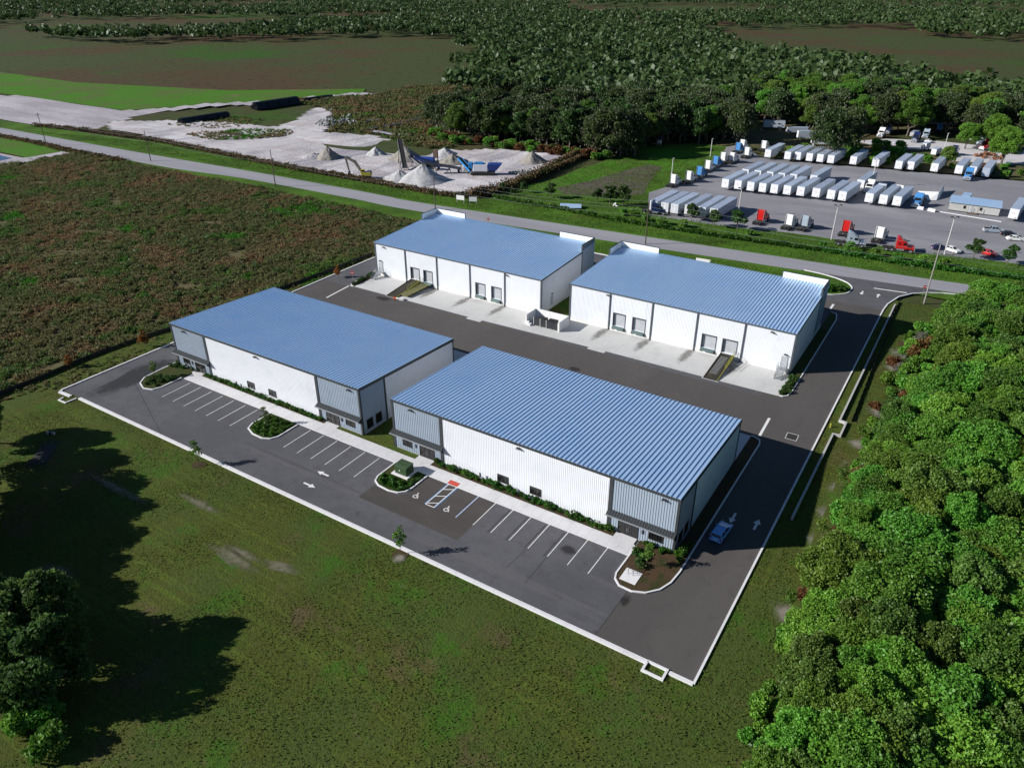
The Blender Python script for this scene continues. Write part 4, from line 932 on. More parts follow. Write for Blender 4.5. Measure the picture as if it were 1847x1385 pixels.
def make_car(kind, colour, L=4.5, w=.9):
    R = thing(kind if kind == 'pickup_truck' else 'car', 'x', 'pickup truck' if kind == 'pickup_truck' else 'car'); P = PAINT[colour]
    h = {'hatchback': 1.52, 'sedan': 1.43, 'pickup_truck': 1.85}[kind]; zb = .95 if kind != 'pickup_truck' else 1.15
    prof = [(.05, .35), (.12, .22), (L-.15, .22), (L-.02, .4), (L-.05, zb-.35), (L-.35, zb-.2), (L-1.2, zb)]
    prof += {'hatchback': [(.25, zb), (.02, zb-.25)], 'sedan': [(.75, zb), (.1, zb-.08), (.0, zb-.3)], 'pickup_truck': [(.05, zb), (0, zb-.4)]}[kind]
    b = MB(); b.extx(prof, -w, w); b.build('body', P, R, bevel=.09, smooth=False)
    c0, c1, r0, r1 = {'hatchback': (.15, L-1.15, .55, L-2.0), 'sedan': (.7, L-1.2, 1.35, L-2.05), 'pickup_truck': (1.9, L-1.25, 2.1, L-2.0)}[kind]
    b = MB(); hexa(b, (-w+.08, w-.08, c0, c1, zb-.04), (-w+.22, w-.22, r0, r1, h-.06)); b.build('window_glass', m_glass, R)
    b = MB(); hexa(b, (-w+.2, w-.2, r0-.02, r1+.02, h-.07), (-w+.3, w-.3, r0+.1, r1-.1, h))
    o = b.build('roof', P, R, bevel=.025)
    b = MB()
    for s in (-1, 1):
        for (ya, yb_, wd) in ((c0+.02, r0, .1), (c1-.02, r1, .08), ((c0+c1)/2, (r0+r1)/2, .06)):
            b.add([(s*(w-.06), ya-wd, zb-.03), (s*(w-.06), ya+wd, zb-.03), (s*(w-.2), yb_+wd, h-.05), (s*(w-.2), yb_-wd, h-.05), (s*(w-.12), ya-wd, zb-.03), (s*(w-.12), ya+wd, zb-.03), (s*(w-.26), yb_+wd, h-.05), (s*(w-.26), yb_-wd, h-.05)],
                  [(0,1,2,3),(7,6,5,4),(0,4,5,1),(1,5,6,2),(2,6,7,3),(3,7,4,0)])
    b.build('pillar', P, R)
    for s in (-1, 1):
        b = MB(); b.box(min(s*.5, s*.84), max(s*.5, s*.84), L-.1, L-.02, zb-.38, zb-.24); b.build('headlight', m_white, R)
        b = MB(); b.box(min(s*.55, s*.86), max(s*.55, s*.86), -.01, .08, zb-.3, zb-.1); b.build('tail_light', m_lampred, R)
        b = MB(); b.box(min(s*w, s*(w+.16)), max(s*w, s*(w+.16)), c1-.55, c1-.4, zb+.0, zb+.14); b.build('mirror', P, R)
        for y in (.85, L-.9): wheel(R, s*(w-.1), y, .33 if kind != 'pickup_truck' else .4, .22)
    b = MB(); b.box(-.3, .3, -.03, .06, .45, .6); b.build('number_plate', m_white, R)
    b = MB(); b.box(-w+.05, w-.05, -.06, .1, .3, .48); b.box(-w+.05, w-.05, L-.1, L+.03, .26, .42); b.build('bumper', P if kind != 'pickup_truck' else m_chrome, R, bevel=.02)
    if kind == 'pickup_truck':
        b = MB(); b.box(-w+.12, w-.12, .12, 1.75, zb-.02, zb+.015); b.build('bed_liner', m_black, R)
    if kind == 'hatchback':
        b = MB(); hexa(b, (-w+.2, w-.2, .2, .55, h-.12), (-w+.25, w-.25, .3, .6, h-.04)); b.build('spoiler', P, R)
    return R
CG = 'cars parked in the truck lot'
def car(kind, colour, x, y, rz, label, L=4.5, group=None):
    c = make_car(kind, colour, L); c.location = (x, y, 0); c.rotation_euler = (0, 0, rad(rz)); tag(c, label, None, group)
c_ = car('hatchback', 'skylit_silver', 52.55, 5.0, -4, 'silver hatchback coloured blue for the skylight, standing in the shade beside the nearest warehouse', 4.4)
x, y = G(1686, 452); car('sedan', 'navy', x-1, y+1, -60, 'dark blue sedan by the hedge behind the light pole', 4.6, CG)
x, y = G(1712, 453); car('sedan', 'white', x-1.5, y+1.5, -120, 'white sedan by the hedge right of the light pole', 4.7, CG)
x, y = G(1777, 460); car('sedan', 'red', x-1.5, y+1.5, -110, 'red car between the two round trees', 4.5, CG)
x, y = G(1779, 418); car('pickup_truck', 'silver', x-1, y, -72, 'silver pickup truck in the open lot', 5.6, CG)
x, y = G(1803, 424); car('sedan', 'black', x, y+.5, -80, 'black car between the pickup and the white coupe', 4.6, CG)
x, y = G(1815, 432); car('sedan', 'white', x, y, -72, 'white car right of the black one in the open lot', 4.6, CG)
x, y = G(1838, 269); car('sedan', 'white', x, y, 170, 'white car on the far gravel lane beside a white truck', 4.6, CG)
# far yard vehicles, smaller in the picture
def far_truck(px, c, rz, label, box=True):
    x, y = G(*px); truck(c, x, y, rz, label)
far_truck((1593, 244), 'white', 176, 'white truck facing the gravel lane under the trees')
far_truck((1605, 238), 'navy', 178, 'dark blue truck right of the white one under the trees')
far_truck((1543, 236), 'red', 5, 'red truck under the trees left of the gravel lane')
far_truck((1694, 240), 'blue', 8, 'blue truck cab at the back of the gravel lane')
far_truck((1765, 258), 'silver', 185, 'grey dump truck at the right of the gravel lane')
far_truck((1829, 272), 'white', 178, 'white truck at the far right of the gravel lane')
far_truck((1718, 283), 'navy', 0, 'dark blue truck parked between trailer row and gravel lane')
place(TN, *G(1645, 248), rad(-4), 'weathered grey flat trailer on the gravel lane', 'trailers on the gravel lane', (1, .55, .55), {'trailer_face': m_wallconc, 'trailer_side': m_wallconc})
place(TN, *G(1778, 252), rad(12), 'white tank like trailer behind the grey dump truck', 'trailers on the gravel lane', (1, .6, .8))
place(TN, *G(1437, 252), rad(-62), 'long white trailer lying crosswise under the big oak', 'trailers under the oak', (1, .8, 1))
place(TN, *G(1462, 262), rad(-70), 'white trailer with a dappled side under the oak', 'trailers under the oak', (1, .75, 1))
place(TN, *G(1376, 232), rad(-70), 'white trailer half hidden left of the big oak', 'trailers under the oak', (1, .6, 1))
place(TN, *G(1664, 272), rad(-15), 'short white box between the far row trailers', 'trailers in the far row', (.8, .3, .8))

far_truck((1655, 252), 'navy', 175, 'dark truck beside the weathered grey trailer on the gravel lane')
far_truck((1672, 246), 'silver', 178, 'grey truck third from the left along the back of the gravel lane')
far_truck((1790, 268), 'red', 150, 'red truck squeezed before the white tank trailer')
far_truck((1815, 262), 'silver', 175, 'grey truck left of the white one at the far right of the lane')
place(TN, *G(1668, 226), rad(-75), 'blue grey trailer parked crosswise in the shade behind the lane', 'trailers in the shade behind the lane', (1, .9, 1), {'trailer_face': m_van_roof, 'trailer_side': m_van_roof})
place(TN, *G(1725, 224), rad(-70), 'long grey trailer in the shade right of the blue truck cab', 'trailers in the shade behind the lane', (1, .9, 1), {'trailer_face': m_van_roof, 'trailer_side': m_van_roof})
place(TN, *G(1752, 256), rad(-30), 'short white trailer left of the grey dump truck', 'trailers on the gravel lane', (1, .5, .9))
place(TN, *G(1682, 282), rad(-12), 'short white trailer behind the far row light pole', 'trailers in the far row', (.8, .35, .75))
place(TN, *G(1418, 240), rad(-62), 'low white trailer under the left branches of the big oak', 'trailers under the oak', (1, .6, .7))
for px, k, lb in [((1680, 258), 'white', 'white car on the gravel lane before the grey truck'), ((1736, 300), 'white', 'white car on the gravel lane below the slim tree'), ((1815, 300), 'blue', 'blue car on the far right gravel'), ((1630, 262), 'silver', 'silver car on the gravel lane left of the grey trailer'), ((1760, 300), 'rust', 'rust coloured car among the scrap')]:
    x, y = G(*px); car('sedan', k, x, y, rnd.uniform(-70, 70), lb, 4.6, 'cars along the gravel lane')
# site office, wedge, barriers
R = thing('site_office', 'long grey site office cabin with a blue metal roof in the truck lot', 'office cabin', (62.4, 203.3, 0), rad(1.5))
b = MB(); b.corr((0, 0), (1, 0), (0, -1), 0, 14.2, .3, lambda t: 2.9, m=0, depth=.03); b.corr((0, 0), (0, 1), (-1, 0), 0, 7, .3, lambda t: 2.9+.05*t); b.corr((14.2, 0), (0, 1), (1, 0), 0, 7, .3, lambda t: 2.9+.05*t); b.corr((0, 7), (1, 0), (0, 1), 0, 14.2, .3, lambda t: 3.2)
b.build('wall', mat('cabin_siding', (.42, .42, .40), [((.36, .36, .34), .5, .45, .75)], .6), R)
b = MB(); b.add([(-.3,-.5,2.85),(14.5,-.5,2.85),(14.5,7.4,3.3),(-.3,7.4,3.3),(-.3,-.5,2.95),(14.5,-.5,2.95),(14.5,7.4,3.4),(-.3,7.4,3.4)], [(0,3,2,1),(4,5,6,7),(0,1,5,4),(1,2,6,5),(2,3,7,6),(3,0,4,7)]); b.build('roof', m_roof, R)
b = MB(); b.box(0, 14.2, .02, 6.98, 0, .3); b.build('skirting', m_trim, R)
for x in (4.4, 9.0): front_window(R, x-.35, x+.35, 1.3, 2.2, 0)
b = MB(); b.box(5.7, 6.6, -.1, -.03, .3, 2.4); b.build('door', m_dockdoor, R)
b = MB(); b.box(5.4, 8.4, -1.4, -.05, .0, .3); b.cyl((8.3, -1.3, .3), (8.3, -1.3, 2.7), .05); b.cyl((5.5, -1.3, .3), (5.5, -1.3, 2.7), .05); b.build('porch', m_pole, R)
for i, (px, w) in enumerate([((1659, 377), 2.2), ((1680, 381), 2.2)]):
    x, y = G(*px); b = MB(); b.extx([(-.4, 0), (.4, 0), (.3, .3), (.15, .9), (-.15, .9), (-.3, .3)], -w/2, w/2)
    o = tag(b.build('concrete_barrier', m_curb), ['white concrete barrier at the left before the site office', 'white concrete barrier nearest to the site office corner'][i], 'barrier', 'barriers by the office'); o.location = (x, y, 0); o.rotation_euler = (0, 0, rad(-14))
x, y = G(1668, 362); R = thing('ramp_wall', 'large white wedge shaped wall panel beside the blue truck', 'wall panel', (55.8, 214.2, 0), 0)
b = MB(); P = [(*G(1655, 344, 1.6), 1.6), (*G(1674, 361, .1), .1), (*G(1689, 361, .1), .1), (*G(1694, 346, 2.0), 2.0), (*G(1702, 331, 2.6), 2.6), (*G(1700, 345, .1), .1)]; P = [(p[0]-55.8, p[1]-214.2, p[2]) for p in P]; P += [(p[0]+.3, p[1]+.6, p[2]-.1) for p in P]
b.add(P, [(0, 1, 3), (1, 2, 3), (2, 5, 4, 3), (6, 9, 7), (7, 9, 8), (8, 9, 10, 11), (0, 3, 9, 6), (3, 4, 10, 9)]); b.build('panel', m_white_in, R)
R = thing('storage_box', 'short white storage box with a blue roof behind the site office', 'storage box', (66.0, 213.5, 0), rad(-4))
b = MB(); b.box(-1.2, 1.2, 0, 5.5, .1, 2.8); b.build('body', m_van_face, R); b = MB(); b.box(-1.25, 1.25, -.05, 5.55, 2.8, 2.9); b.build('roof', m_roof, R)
# ------------------------------------------------------------------ truck lot, gravel, sand yard and fields
LOT = [(-18.5, 146.2), (2, 147.0), (12, 148.5), (25, 151.5), (40, 152.5), (62, 152.8), (84, 157), (140, 165), (140, 255), (90, 262), (60, 258), (20, 252), (-12, 249), (-27, 272), (-31, 262), (-24, 230), (-24.5, 205), (-25, 190), (-29, 172)]
sheet('truck_lot', LOT, -.02, m_lot)
sheet('gravel_lane', [(14, 306), (26, 320), (47, 327), (70, 325), (140, 320), (140, 282), (81, 293), (56, 284), (50, 305), (29, 298)], -.05, m_gravel)
sheet('yard_grass', [(-35, 262), (-26, 276), (-10, 252), (20, 255), (60, 261), (90, 265), (140, 258), (140, 282), (81, 293), (56, 284), (50, 305), (29, 298), (14, 306), (20, 345), (140, 345), (140, 420), (-40, 420), (-60, 300)], -.08, m_soil)
sheet('hedge_verge', [(-78, 140), (0, 138), (90, 145), (140, 158), (140, 166), (84, 158), (62, 153.5), (40, 153.2), (25, 152.3), (12, 149.4), (2, 148), (-18.5, 147), (-29, 172), (-24.6, 190), (-24.2, 205), (-23.7, 232), (-31, 264), (-45, 262), (-66, 243), (-64, 190), (-68, 165)], -.045, m_verge)
sheet('green_slope', [(-72, 147), (-66, 167), (-66.5, 193), (-60, 214), (-53, 213), (-50.7, 191), (-53.5, 174), (-58, 156)], -.038, m_bright)
sheet('green_slope', [(-47, 214), (-40, 211.5), (-35, 196), (-30, 214), (-30, 240), (-40, 246), (-60, 240)], -.0385, m_bright)
sheet('bare_earth', [(-54, 155), (-60, 160), (-55, 174), (-51, 192), (-47, 212), (-40, 211), (-36, 190), (-30, 170), (-36, 160)], -.035, m_brownlot)
SAND = [(-252, 137), (-190, 133.5), (-160, 131), (-137, 132.5), (-111, 132.6), (-90, 132), (-80, 136), (-75, 150), (-75, 190), (-78, 212), (-89, 214), (-104, 208), (-117, 203), (-130, 193), (-142, 183), (-150, 184), (-162, 193), (-180, 200), (-195, 196), (-206, 190),
        (-216, 206), (-236, 226), (-254, 246), (-262, 240), (-240, 206), (-238, 190), (-262, 186), (-300, 172), (-318, 152), (-300, 141)]
relief('sand_yard', SAND, .0, 3, .35, .11, m_sand, 9)
relief('dirt_road', [(-330, 128), (-300, 139), (-318, 152), (-322, 163), (-326, 178), (-322, 196), (-300, 232), (-285, 262), (-270, 300), (-280, 300), (-298, 262), (-316, 225), (-335, 195), (-345, 178), (-470, 174), (-900, 200), (-900, 122), (-520, 124.5)], -.02, 5, .35, .08, m_dirt, 10)
sheet('green_field', [(-345, 179), (-335, 196), (-316, 226), (-298, 263), (-280, 301), (-290, 315), (-360, 262), (-480, 232), (-900, 240), (-900, 202), (-470, 176)], -.06, m_bright)
sheet('green_field', [(-900, 88), (-420, 89), (-289, 85), (-271, 85), (-270, 99), (-290, 102), (-330, 102), (-520, 96), (-900, 95)], -.055, m_bright)
sheet('dirt_track', [(-420, 40), (-268, 68), (-262, 74), (-264.5, 100), (-271, 99.5), (-272, 84), (-290, 83.5), (-420, 87)], -.07, m_dirt)
sheet('pond', [(-420, 74), (-274, 75), (-275, 81.3), (-290, 81.4), (-420, 84)], -.05, m_water)

def pile(x, y, r, h, label, m, seed, sx=1.0, rz=0.0, flat=0.0):
    g = np.random.default_rng(seed); n = 48; k = 18; b = MB(); ph = g.random(6)*6.3; am = g.random(6)
    for i in range(n):
        t = 2*pi*i/n; w = 1+.10*sum(am[q]*sin((q+2)*t+ph[q]) for q in range(6))/2
        for j in range(k):
            f = j/(k-1); rr = r*f*w; z = h*(1-f)**(1.15)*(1+.16*sin(3*t+ph[0]+f*3)*f+.10*sin(7*t+ph[1]-f*5)*f)+g.normal()*.09
            if f < flat: z = h*(1-flat)**1.12+g.normal()*.1
            b.v.append((rr*cos(t)*sx, rr*sin(t), z if j < k-1 else -.1))
    for i in range(n):
        for j in range(k-1): b.f.append([i*k+j, ((i+1) % n)*k+j, ((i+1) % n)*k+j+1, i*k+j+1]); b.m.append(0)
    o = tag(b.build('aggregate_pile', m, smooth=True), label, 'pile', 'aggregate piles in the sand yard'); o.location = (x, y, -.05); o.rotation_euler = (0, 0, rz)
m_pw = mat('crushed_white', (.42, .42, .42), [((.36, .36, .355), .6, .45, .7), ((.47, .47, .46), 2, .5, .75)], .95, bump=(2, .6, .2), spec=.1)
m_pt = mat('crushed_tan', (.27, .25, .22), [((.20, .185, .16), .5, .45, .7), ((.34, .32, .29), 1.8, .5, .75)], .95, bump=(2, .8, .25), spec=.1)
pile(-152, 168, 4.6, 3.1, 'small bluish white cone of crushed stone left of the tall conveyor', m_pw, 1)
pile(-134.7, 167, 8.0, 5.4, 'brown pile of crushed rock under the head of the tall conveyor', m_pt, 2)
pile(-107.5, 143.5, 9.5, 5.9, 'large white pile of crushed stone in front of the conveyors', m_pw, 3)
pile(-116, 140.5, 6.5, 3.2, 'lower white shoulder pile left of the large white pile', m_pw, 4)
pile(-115.5, 173.5, 6.5, 3.4, 'white cone of crushed stone behind the conveyors', m_pt, 5)
pile(-127.5, 184, 5.5, 2.6, 'low whitish mound at the back edge of the sand yard', m_pw, 6)
pile(-88.4, 191, 6.2, 4.3, 'grey cone of crushed stone at the right of the sand yard', m_pt, 7)
pile(-164, 152, 6.4, 4.9, 'olive grey sand pile with a steep cut face at the left of the yard', m_pt, 8, .8, .4)
pile(-170, 150, 6.0, 1.6, 'low brown mound left of the steep cut sand pile', m_sand, 12)

def conveyor(p0, p1, w, label, m_side, legs=2, drop=0.0):
    p0, p1 = Vector(p0), Vector(p1); L = (p1-p0).length; d = p1-p0
    R = thing('conveyor', label, 'conveyor', p0, math.atan2(-d.x, d.y)); sl = math.atan2(d.z, math.hypot(d.x, d.y))
    M = Matrix.Rotation(sl, 4, 'X')
    def tf(b): b.v = [tuple(M @ Vector(v)) for v in b.v]; return b
    b = MB(); b.box(-w/2+.1, w/2-.1, 0, L, .25, .32); tf(b).build('belt', m_rubber, R)
    b = MB()
    for s in (-1, 1):
        x = s*w/2; b.box(min(x, x+.1*s), max(x, x+.1*s), -.2, L+.2, -.2, .5)
    b.box(-w/2, w/2, L-.2, L+.2, -.3, .2); b.box(-w/2, w/2, -.3, .3, -.3, .2); tf(b).build('frame', m_side, R)
    b = MB()
    for q in range(legs):
        t = .3+.4*q; h = p0.z+d.z*t; y = math.hypot(d.x, d.y)*t
        for s in (-1, 1): b.cyl((s*w/2, y, d.z*t-.2), (s*w*.8, y-.6, -p0.z), .09); b.cyl((s*w/2, y, d.z*t-.2), (s*w*.8, y+1.2, -p0.z), .09)
    for s in (-1, 1): b.cyl((s*w*.7-.12, .6, .5-p0.z), (s*w*.7+.12, .6, .5-p0.z), .5, n=12)
    b.build('support', m_chassis, R)
    return R
m_mblue = solid('machine_blue', (.012, .05, .26), .45); m_mgrey = solid('machine_grey', (.16, .17, .19), .6); m_mlight = solid('machine_sky_blue', (.02, .20, .48), .45)
conveyor((-123.2, 152.2, 1.0), (-134.2, 163.2, 8.4), 1.9, 'tall dark conveyor rising over the brown rock pile', m_mgrey)
conveyor((*G(793, 299, 1.5), 1.5), (*G(749, 284, 4.6), 4.6), 2.2, 'dark inclined conveyor with a blue hopper side', m_mblue)
conveyor((-102.5, 160.5, 1.4), (-113.5, 152.0, 4.0), 1.7, 'blue grey conveyor feeding the large white pile', m_mgrey)
conveyor((-117, 156.5, 1.0), (-126.5, 160.0, 3.4), 1.6, 'short low conveyor beside the tall conveyor foot', m_mgrey)
conveyor((-97.5, 160.6, 1.2), (-104.5, 163.0, 4.6), 1.6, 'bright blue discharge conveyor left of the crusher', m_mlight)
R = thing('screener', 'blue screening machine between the two long conveyors', 'screening machine', (-117, 163, 0), rad(110))
b = MB(); b.box(-1.5, 1.5, 0, 6.5, 1.2, 3.4); b.build('hopper', m_mblue, R, bevel=.1)
b = MB()
for x in (-1.6, 1.0): b.box(x, x+.6, -.5, 6.2, .0, .9)
b.build('track', m_rubber, R); b = MB(); b.box(-1.2, 1.2, 2, 5, .9, 1.2); b.box(-.9, .9, -1.8, -.1, .8, 2.2); b.build('chassis', m_mgrey, R)
R = thing('crusher', 'mobile rock crusher with a white engine cover and blue hopper', 'crusher', (-97, 160.5, 0), rad(-62))
b = MB(); b.box(-1.4, 1.4, .5, 6.2, 1.3, 4.0); b.build('engine_cover', m_van_face, R, bevel=.25)
b = MB(); b.box(-1.3, 1.3, 1.0, 4.5, 4.0, 4.5); b.box(-1.4, 1.4, -1.2, .4, 2.6, 4.4); b.build('top_deck', m_mlight, R, bevel=.06)
b = MB(); hexa(b, (-1.3, 1.3, 6.5, 9.5, 1.8), (-1.9, 1.9, 6.3, 11.5, 4.2)); b.build('hopper', m_mblue, R)
b = MB()
for x in (-1.7, 1.1): b.extx([(-.5, .5), (0, 0), (8.2, 0), (8.7, .5), (8.2, 1.0), (0, 1.0)], x, x+.6)
b.build('track', m_rubber, R); b = MB(); b.box(-1.1, 1.1, -.5, 9, 1.0, 1.3); b.build('chassis', m_mgrey, R)
b = MB(); b.cyl((.6, 7.4, 4.0), (.6, 7.4, 5.6), .15); b.cyl((-.9, 9.5, 4.0), (-.9, 9.5, 5.0), .12); b.build('exhaust', m_mgrey, R)
R = thing('loading_bin', 'narrow rusty steel bin standing behind the conveyors', 'bin', (-122, 170.5, 0), .3)
b = MB(); b.box(-.9, .9, -.6, .6, 1.5, 4.6); b.build('bin', solid('rust', (.14, .09, .065), .9), R)
b = MB(); [b.box(x, x+.2, y, y+.2, 0, 1.5) for x in (-.9, .7) for y in (-.6, .4)]; b.build('leg', m_chassis, R)
m_exc = solid('excavator_yellow', (.42, .36, .02), .5); m_arm = solid('excavator_arm', (.20, .18, .14), .55)
R = thing('excavator', 'yellow green excavator with its arm folded over the sand', 'excavator', (-127.6, 134.3, 0), rad(118))
for x in (-1.6, 1.0):
    b = MB(); b.extx([(-2.1, .45), (-1.7, 0), (1.7, 0), (2.1, .45), (1.7, .9), (-1.7, .9)], x, x+.6); b.build('track', m_rubber, R)
b = MB(); b.prism([(-1.5, -2.4), (1.5, -2.4), (1.5, 1.2), (-1.5, 1.2)], 1.05, 2.2); b.build('body', m_exc, R, bevel=.12)
b = MB(); b.prism([(-1.3, -2.2), (1.3, -2.2), (1.3, -.8), (-1.3, -.8)], 2.2, 2.6); b.build('engine_cover', m_mgrey, R, bevel=.1)
b = MB(); hexa(b, (-1.45, -.4, -.2, 1.5, 2.2), (-1.4, -.45, -.1, 1.1, 3.4)); o = b.build('cab', m_exc, R, bevel=.06)
b = MB(); b.box(-1.47, -.38, .0, 1.0, 2.55, 3.2); b.build('window', m_glass, o)
b = MB()
def arm(b, p, q, h0, h1, w=.3):
    p, q = Vector(p), Vector(q); n = Vector((0, -(q-p).z, (q-p).y)).normalized()
    b.add([(s*w, *(p+n*k*h0)[1:]) for s in (-1, 1) for k in (-1, 1)]+[(s*w, *(q+n*k*h1)[1:]) for s in (-1, 1) for k in (-1, 1)], [(0,1,3,2),(4,6,7,5),(0,4,5,1),(2,3,7,6),(0,2,6,4),(1,5,7,3)])
arm(b, (0, 1.0, 1.9), (0, 3.6, 6.2), .4, .5); arm(b, (0, 3.5, 6.0), (0, 6.6, 7.4), .5, .28); b.build('boom', m_arm, R)
b = MB(); arm(b, (0, 6.9, 7.9), (0, 5.9, 2.2), .38, .22, .22); b.build('stick', m_arm, R)
b = MB(); b.extx([(5.6, 2.4), (6.3, 2.3), (6.6, 1.3), (5.9, .7), (5.0, 1.1), (5.7, 1.5)], -.6, .6); b.build('bucket', m_chassis, R)

def rocks(loc, r, h, n, label, seed, m):
    g = np.random.default_rng(seed); b = MB()
    for _ in range(n):
        a, q = g.random()*6.3, math.sqrt(g.random())*r; s = g.uniform(.35, 1.1)
        z = h*(1-q/r)*g.random(); c = Vector((q*cos(a), q*sin(a), z+s*.2))
        V = [c+Vector(g.normal(size=3)).normalized()*s*g.uniform(.6, 1) for _ in range(9)]
        bm = bmesh.new(); [bm.verts.new(v) for v in V]; bmesh.ops.convex_hull(bm, input=bm.verts)
        bm.verts.index_update(); idx = {v: i for i, v in enumerate(bm.verts)}
        b.add([v.co for v in bm.verts], [[idx[v] for v in f.verts] for f in bm.faces]); bm.free()
    o = tag(b.build('rubble_pile', m), label, 'rubble'); o.location = loc
m_rub = mat('rubble', (.30, .31, .30), [((.20, .22, .21), .4, .45, .65), ((.42, .42, .41), 1, .5, .7)], .95)
rocks((-219, 209, 0), 7.5, 4.5, 90, 'heap of broken concrete left of the sand yard', 1, m_rub)
rocks((-214, 217, 0), 5, 5.0, 60, 'taller heap of broken concrete behind the first heap', 2, m_rub)
rocks((*G(940, 312), 0), 4.5, 1.2, 50, 'low scatter of broken stone at the right end of the sand yard', 3, m_rub)
rocks((*G(1110, 370), -.1), 1, .3, 4, 'few pale stones beside the hedge', 4, m_curb)
rocks((*G(1783, 283), 0), 5.5, 2.2, 60, 'rusty scrap heap at the far end of the truck lot', 6, solid('rusty_scrap', (.19, .085, .045), .9))
m_pipe = solid('black_pipe', (.018, .024, .034), .5, var=.3); m_gpipe = solid('grey_pipe', (.20, .205, .235), .8)
def pipe_stack(path, label, nb, rows, L, m=None, r=.42):
    a, c = Vector((*path[0], 0)), Vector((*path[1], 0)); d = (c-a).normalized(); R = thing('pipe_stack', label, 'pipe stack', a, math.atan2(-d.x, d.y))
    pm = MB(); pm.lathe([(r*.82, 0), (r, 0), (r, L), (r*.82, L), (r*.82, 0)], 10); pm.v = [(x, z, y) for x, y, z in pm.v]; me = pm.mesh('pipe', m or m_pipe)
    for k in range(nb):
        for j, n in enumerate(rows):
            for i in range(n): o = link('pipe', me, R); o.location = ((i-(n-1)/2)*2*r+.1*sin(k*3), k*(L+.5)+.3*sin(j*5+i), r+j*r*1.75)
pipe_stack(((-285, 170), (-283, 194)), 'low stack of long black pipes by the dirt road', 4, (6, 5, 3), 6.6)
pipe_stack(((-286, 219), (-283.5, 246)), 'tall long stack of black pipes at the top of the dirt yard', 4, (8, 7, 6, 5, 4), 7.0)
pipe_stack(((-286, 256), (-283, 276)), 'far thin stack of black pipes behind the tall stack', 3, (4, 3), 6.5)
for i, (a, c, lb) in enumerate([((660, 218), (687, 217), 'grey pipe lying alone in the brown scrub'), ((695, 228), (727, 222), 'row of grey pipes in the scrub, middle one'), ((730, 221), (758, 213), 'row of grey pipes nearest the wood'),
                                ((662, 235), (678, 231), 'short grey pipes at the edge of the sand yard'), ((673, 237), (710, 243), 'long row of grey pipes along the sand yard edge'), ((722, 243), (737, 245), 'grey pipe at the sand yard corner under the bushes')]):
    p, q = G(*a), G(*c); L = max(3, math.dist(p, q)); pipe_stack((p, q), lb, 1, (5,), L, m_gpipe, .28)
R = thing('covered_sheet', 'curved pale sheet metal cover lying behind the hedge', 'cover', (*G(1010, 374), 0), rad(-62))
b = MB(); n = 8
P = [(-2.0+4.0*i/n, .35+1.0*sin(pi*i/n)**.8) for i in range(n+1)]
b.add([(x, 0, z) for x, z in P]+[(x*.9, 7, z*.8+.2) for x, z in P]+[(x, 0, z-.05) for x, z in P]+[(x*.9, 7, z*.8+.15) for x, z in P], [(i, i+1, n+2+i, n+1+i) for i in range(n)]+[(2*n+2+i, 3*n+3+i, 3*n+4+i, 2*n+3+i) for i in range(n)])
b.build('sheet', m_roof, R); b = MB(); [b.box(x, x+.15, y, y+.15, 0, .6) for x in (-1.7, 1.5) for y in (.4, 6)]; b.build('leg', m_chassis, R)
R = thing('deer_feeder', 'dark domed canopy on a white stand on the grass before the woods', 'feeder', (*G(1189, 263), 0))
b = MB(); b.lathe([(0, 4.4), (.8, 4.3), (1.6, 3.9), (2.1, 3.3), (2.0, 3.25), (0, 3.9)], 12); b.build('canopy', m_chassis, R)
b = MB(); b.box(-.7, .7, -.7, .7, 1.2, 2.5); b.build('box', m_van_face, R); b = MB(); [b.cyl((x, y, 0), (x*.5, y*.5, 3.9), .08) for x in (-.8, .8) for y in (-.8, .8)]; b.build('leg', m_steel, R)

# ------------------------------------------------------------------ vegetation
def tube_quads(path, rad_, n=6):
    V = []; Q = []
    for i, p in enumerate(path):
        d = (Vector(path[min(i+1, len(path)-1)])-Vector(path[max(i-1, 0)])).normalized(); a = d.orthogonal().normalized(); c = d.cross(a)
        for k in range(n): V.append(Vector(p)+(a*cos(2*pi*k/n)+c*sin(2*pi*k/n))*rad_[i])
    for i in range(len(path)-1):
        for k in range(n): Q.append((i*n+k, i*n+(k+1) % n, (i+1)*n+(k+1) % n, (i+1)*n+k))
    return V, Q
m_leafm = leafmat('yellow_green_leaves', (.095, .185, .022), (.06, .125, .016), (.15, .23, .04))
m_leafo = leafmat('olive_leaves', (.115, .215, .036), (.08, .16, .026), (.165, .26, .06))
m_twig = solid('dead_twigs', (.15, .14, .115), .9)
m_bush = leafmat('bush_leaves', (.075, .145, .035), (.05, .10, .024), (.11, .19, .05), trans=.5)
